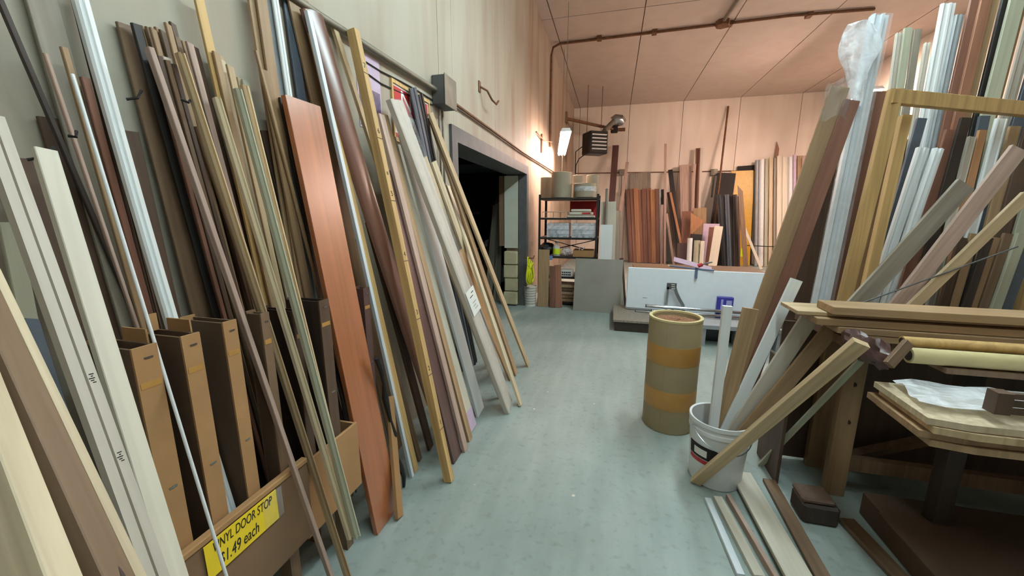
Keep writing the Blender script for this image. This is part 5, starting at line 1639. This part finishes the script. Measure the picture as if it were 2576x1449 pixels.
# behind the rail
TOPS = [(2262, 84, 2205, 520, 'offwhite', 16, 'off-white wrapped strip first behind the upright'),
        (2284, 72, 2222, 520, 'green_grey', 20, 'greenish strip second behind the upright'),
        (2308, 76, 2244, 520, 'grey', 18, 'grey film-wrapped strip behind the rail'),
        (2330, 110, 2262, 520, 'offwhite', 16, 'pale strip with torn film behind the rail'),
        (2386, 10, 2290, 520, 'white', 36, 'bright white board rising above the rail'),
        (2412, 40, 2312, 520, 'grey_pvc', 22, 'grey plastic strip beside the bright white board'),
        (2450, -10, 2330, 520, 'cedar_dark', 22, 'dark cedar board above the rail'),
        (2474, -10, 2352, 520, 'redwood', 26, 'red cedar board above the rail'),
        (2502, -20, 2376, 520, 'tan', 18, 'tan board above the rail next to the dark gap'),
        (2524, -20, 2392, 520, 'black', 20, 'near-black board above the rail'),
        (2552, -20, 2416, 520, 'green_grey', 36, 'wide greenish board above the rail'),
        (2584, -20, 2444, 520, 'oak', 26, 'oak board at the open side of the rack'),
        (2612, -10, 2470, 520, 'offwhite', 30, 'off-white board at the open side of the rack'),
        (2640, 40, 2496, 520, 'slate', 34, 'slate-coloured board at the open side of the rack'),
        (2672, 60, 2524, 520, 'tan', 34, 'last tan board at the open side of the rack'),
        (2700, 60, 2560, 520, 'walnut', 40, 'last walnut board at the open side of the rack')]
for i, (u, v, u2, v2, m, w_, lab) in enumerate(TOPS):
    rb(lab, (u, v), (u2, v2), m, w_, yt=3.22 - .012 * (i % 3), yl=3.08 - .02 * (i % 4), prof='ridge' if m in ('white', 'offwhite', 'grey_pvc') else 'rect')
MID = [(2392, 330, 2300, 640, 'cedar_dark', 30, 'cedar board with a broken top under the rail'),
       (2424, 300, 2330, 640, 'dark', 26, 'dark board under the rail behind the diagonal boards'),
       (2446, 345, 2372, 640, 'offwhite', 22, 'cream strip with a splintered top under the rail'),
       (2468, 330, 2396, 640, 'orange', 20, 'orange strip under the rail'),
       (2488, 290, 2415, 640, 'slate', 26, 'grey-blue board under the rail'),
       (2520, 300, 2440, 600, 'white', 30, 'white moulding hanging low under the rail'),
       (2552, 320, 2472, 640, 'tan', 28, 'tan board under the rail at the open side'),
       (2590, 320, 2500, 640, 'walnut', 34, 'walnut board under the rail at the open side'),
       (2630, 330, 2540, 640, 'green_grey', 30, 'greenish board under the rail at the open side')]
for i, (u, v, u2, v2, m, w_, lab) in enumerate(MID):
    rb(lab, (u, v), (u2, v2), m, w_, yt=2.92 - .01 * (i % 3), yl=2.84 - .01 * (i % 2), prof='casing' if m in ('white', 'offwhite') else 'rect')
LOW = [(2420, 600, 2365, 790, 'walnut', 22), (2450, 590, 2392, 790, 'tan', 22), (2478, 600, 2416, 790, 'dark', 22), (2505, 600, 2440, 790, 'oak', 24), (2535, 590, 2466, 790, 'umber', 24), (2562, 590, 2490, 790, 'green_grey', 26), (2596, 590, 2524, 790, 'slate', 30)]
for i, (u, v, u2, v2, m, w_) in enumerate(LOW):
    rb(['walnut', 'tan', 'near-black', 'oak', 'umber', 'greenish', 'slate'][i] + ' short board standing behind the plank stack', (u, v), (u2, v2), m, w_, yt=2.72, yl=2.66)
# diagonal boards fanned across the rack, feet on the bench
def dg(label, t_px, l_px, mat, wp, yt, yl, **k):
    return board(k.pop('name', 'lumber_board'), label, k.pop('cat', 'board'), t_px, Y(yt), l_px, Y(yl), PAL[mat], wp=wp, face=FACE_F, zend=BZ + .002, **k)
dg('wide tan-grey board slanting across the rack', (2425, 478), (2165, 765), 'grey', 62, 2.50, 2.36)
dg('pale grey board slanting behind the wide tan-grey one', (2448, 528), (2258, 765), 'grey_pvc', 34, 2.54, 2.395)
dg('rosy grey board slanting steeply across the rack', (2560, 385), (2262, 770), 'rosy', 52, 2.46, 2.33)
dg('pale pine board slanting lowest across the rack', (2580, 500), (2300, 772), 'pine', 38, 2.42, 2.30)
dg('slim dark metal rod slanting across all boards in the rack', (2560, 622), (2178, 760), 'gunmetal', 10, 2.36, 2.27, prof='round', name='metal_rod', cat='rod')
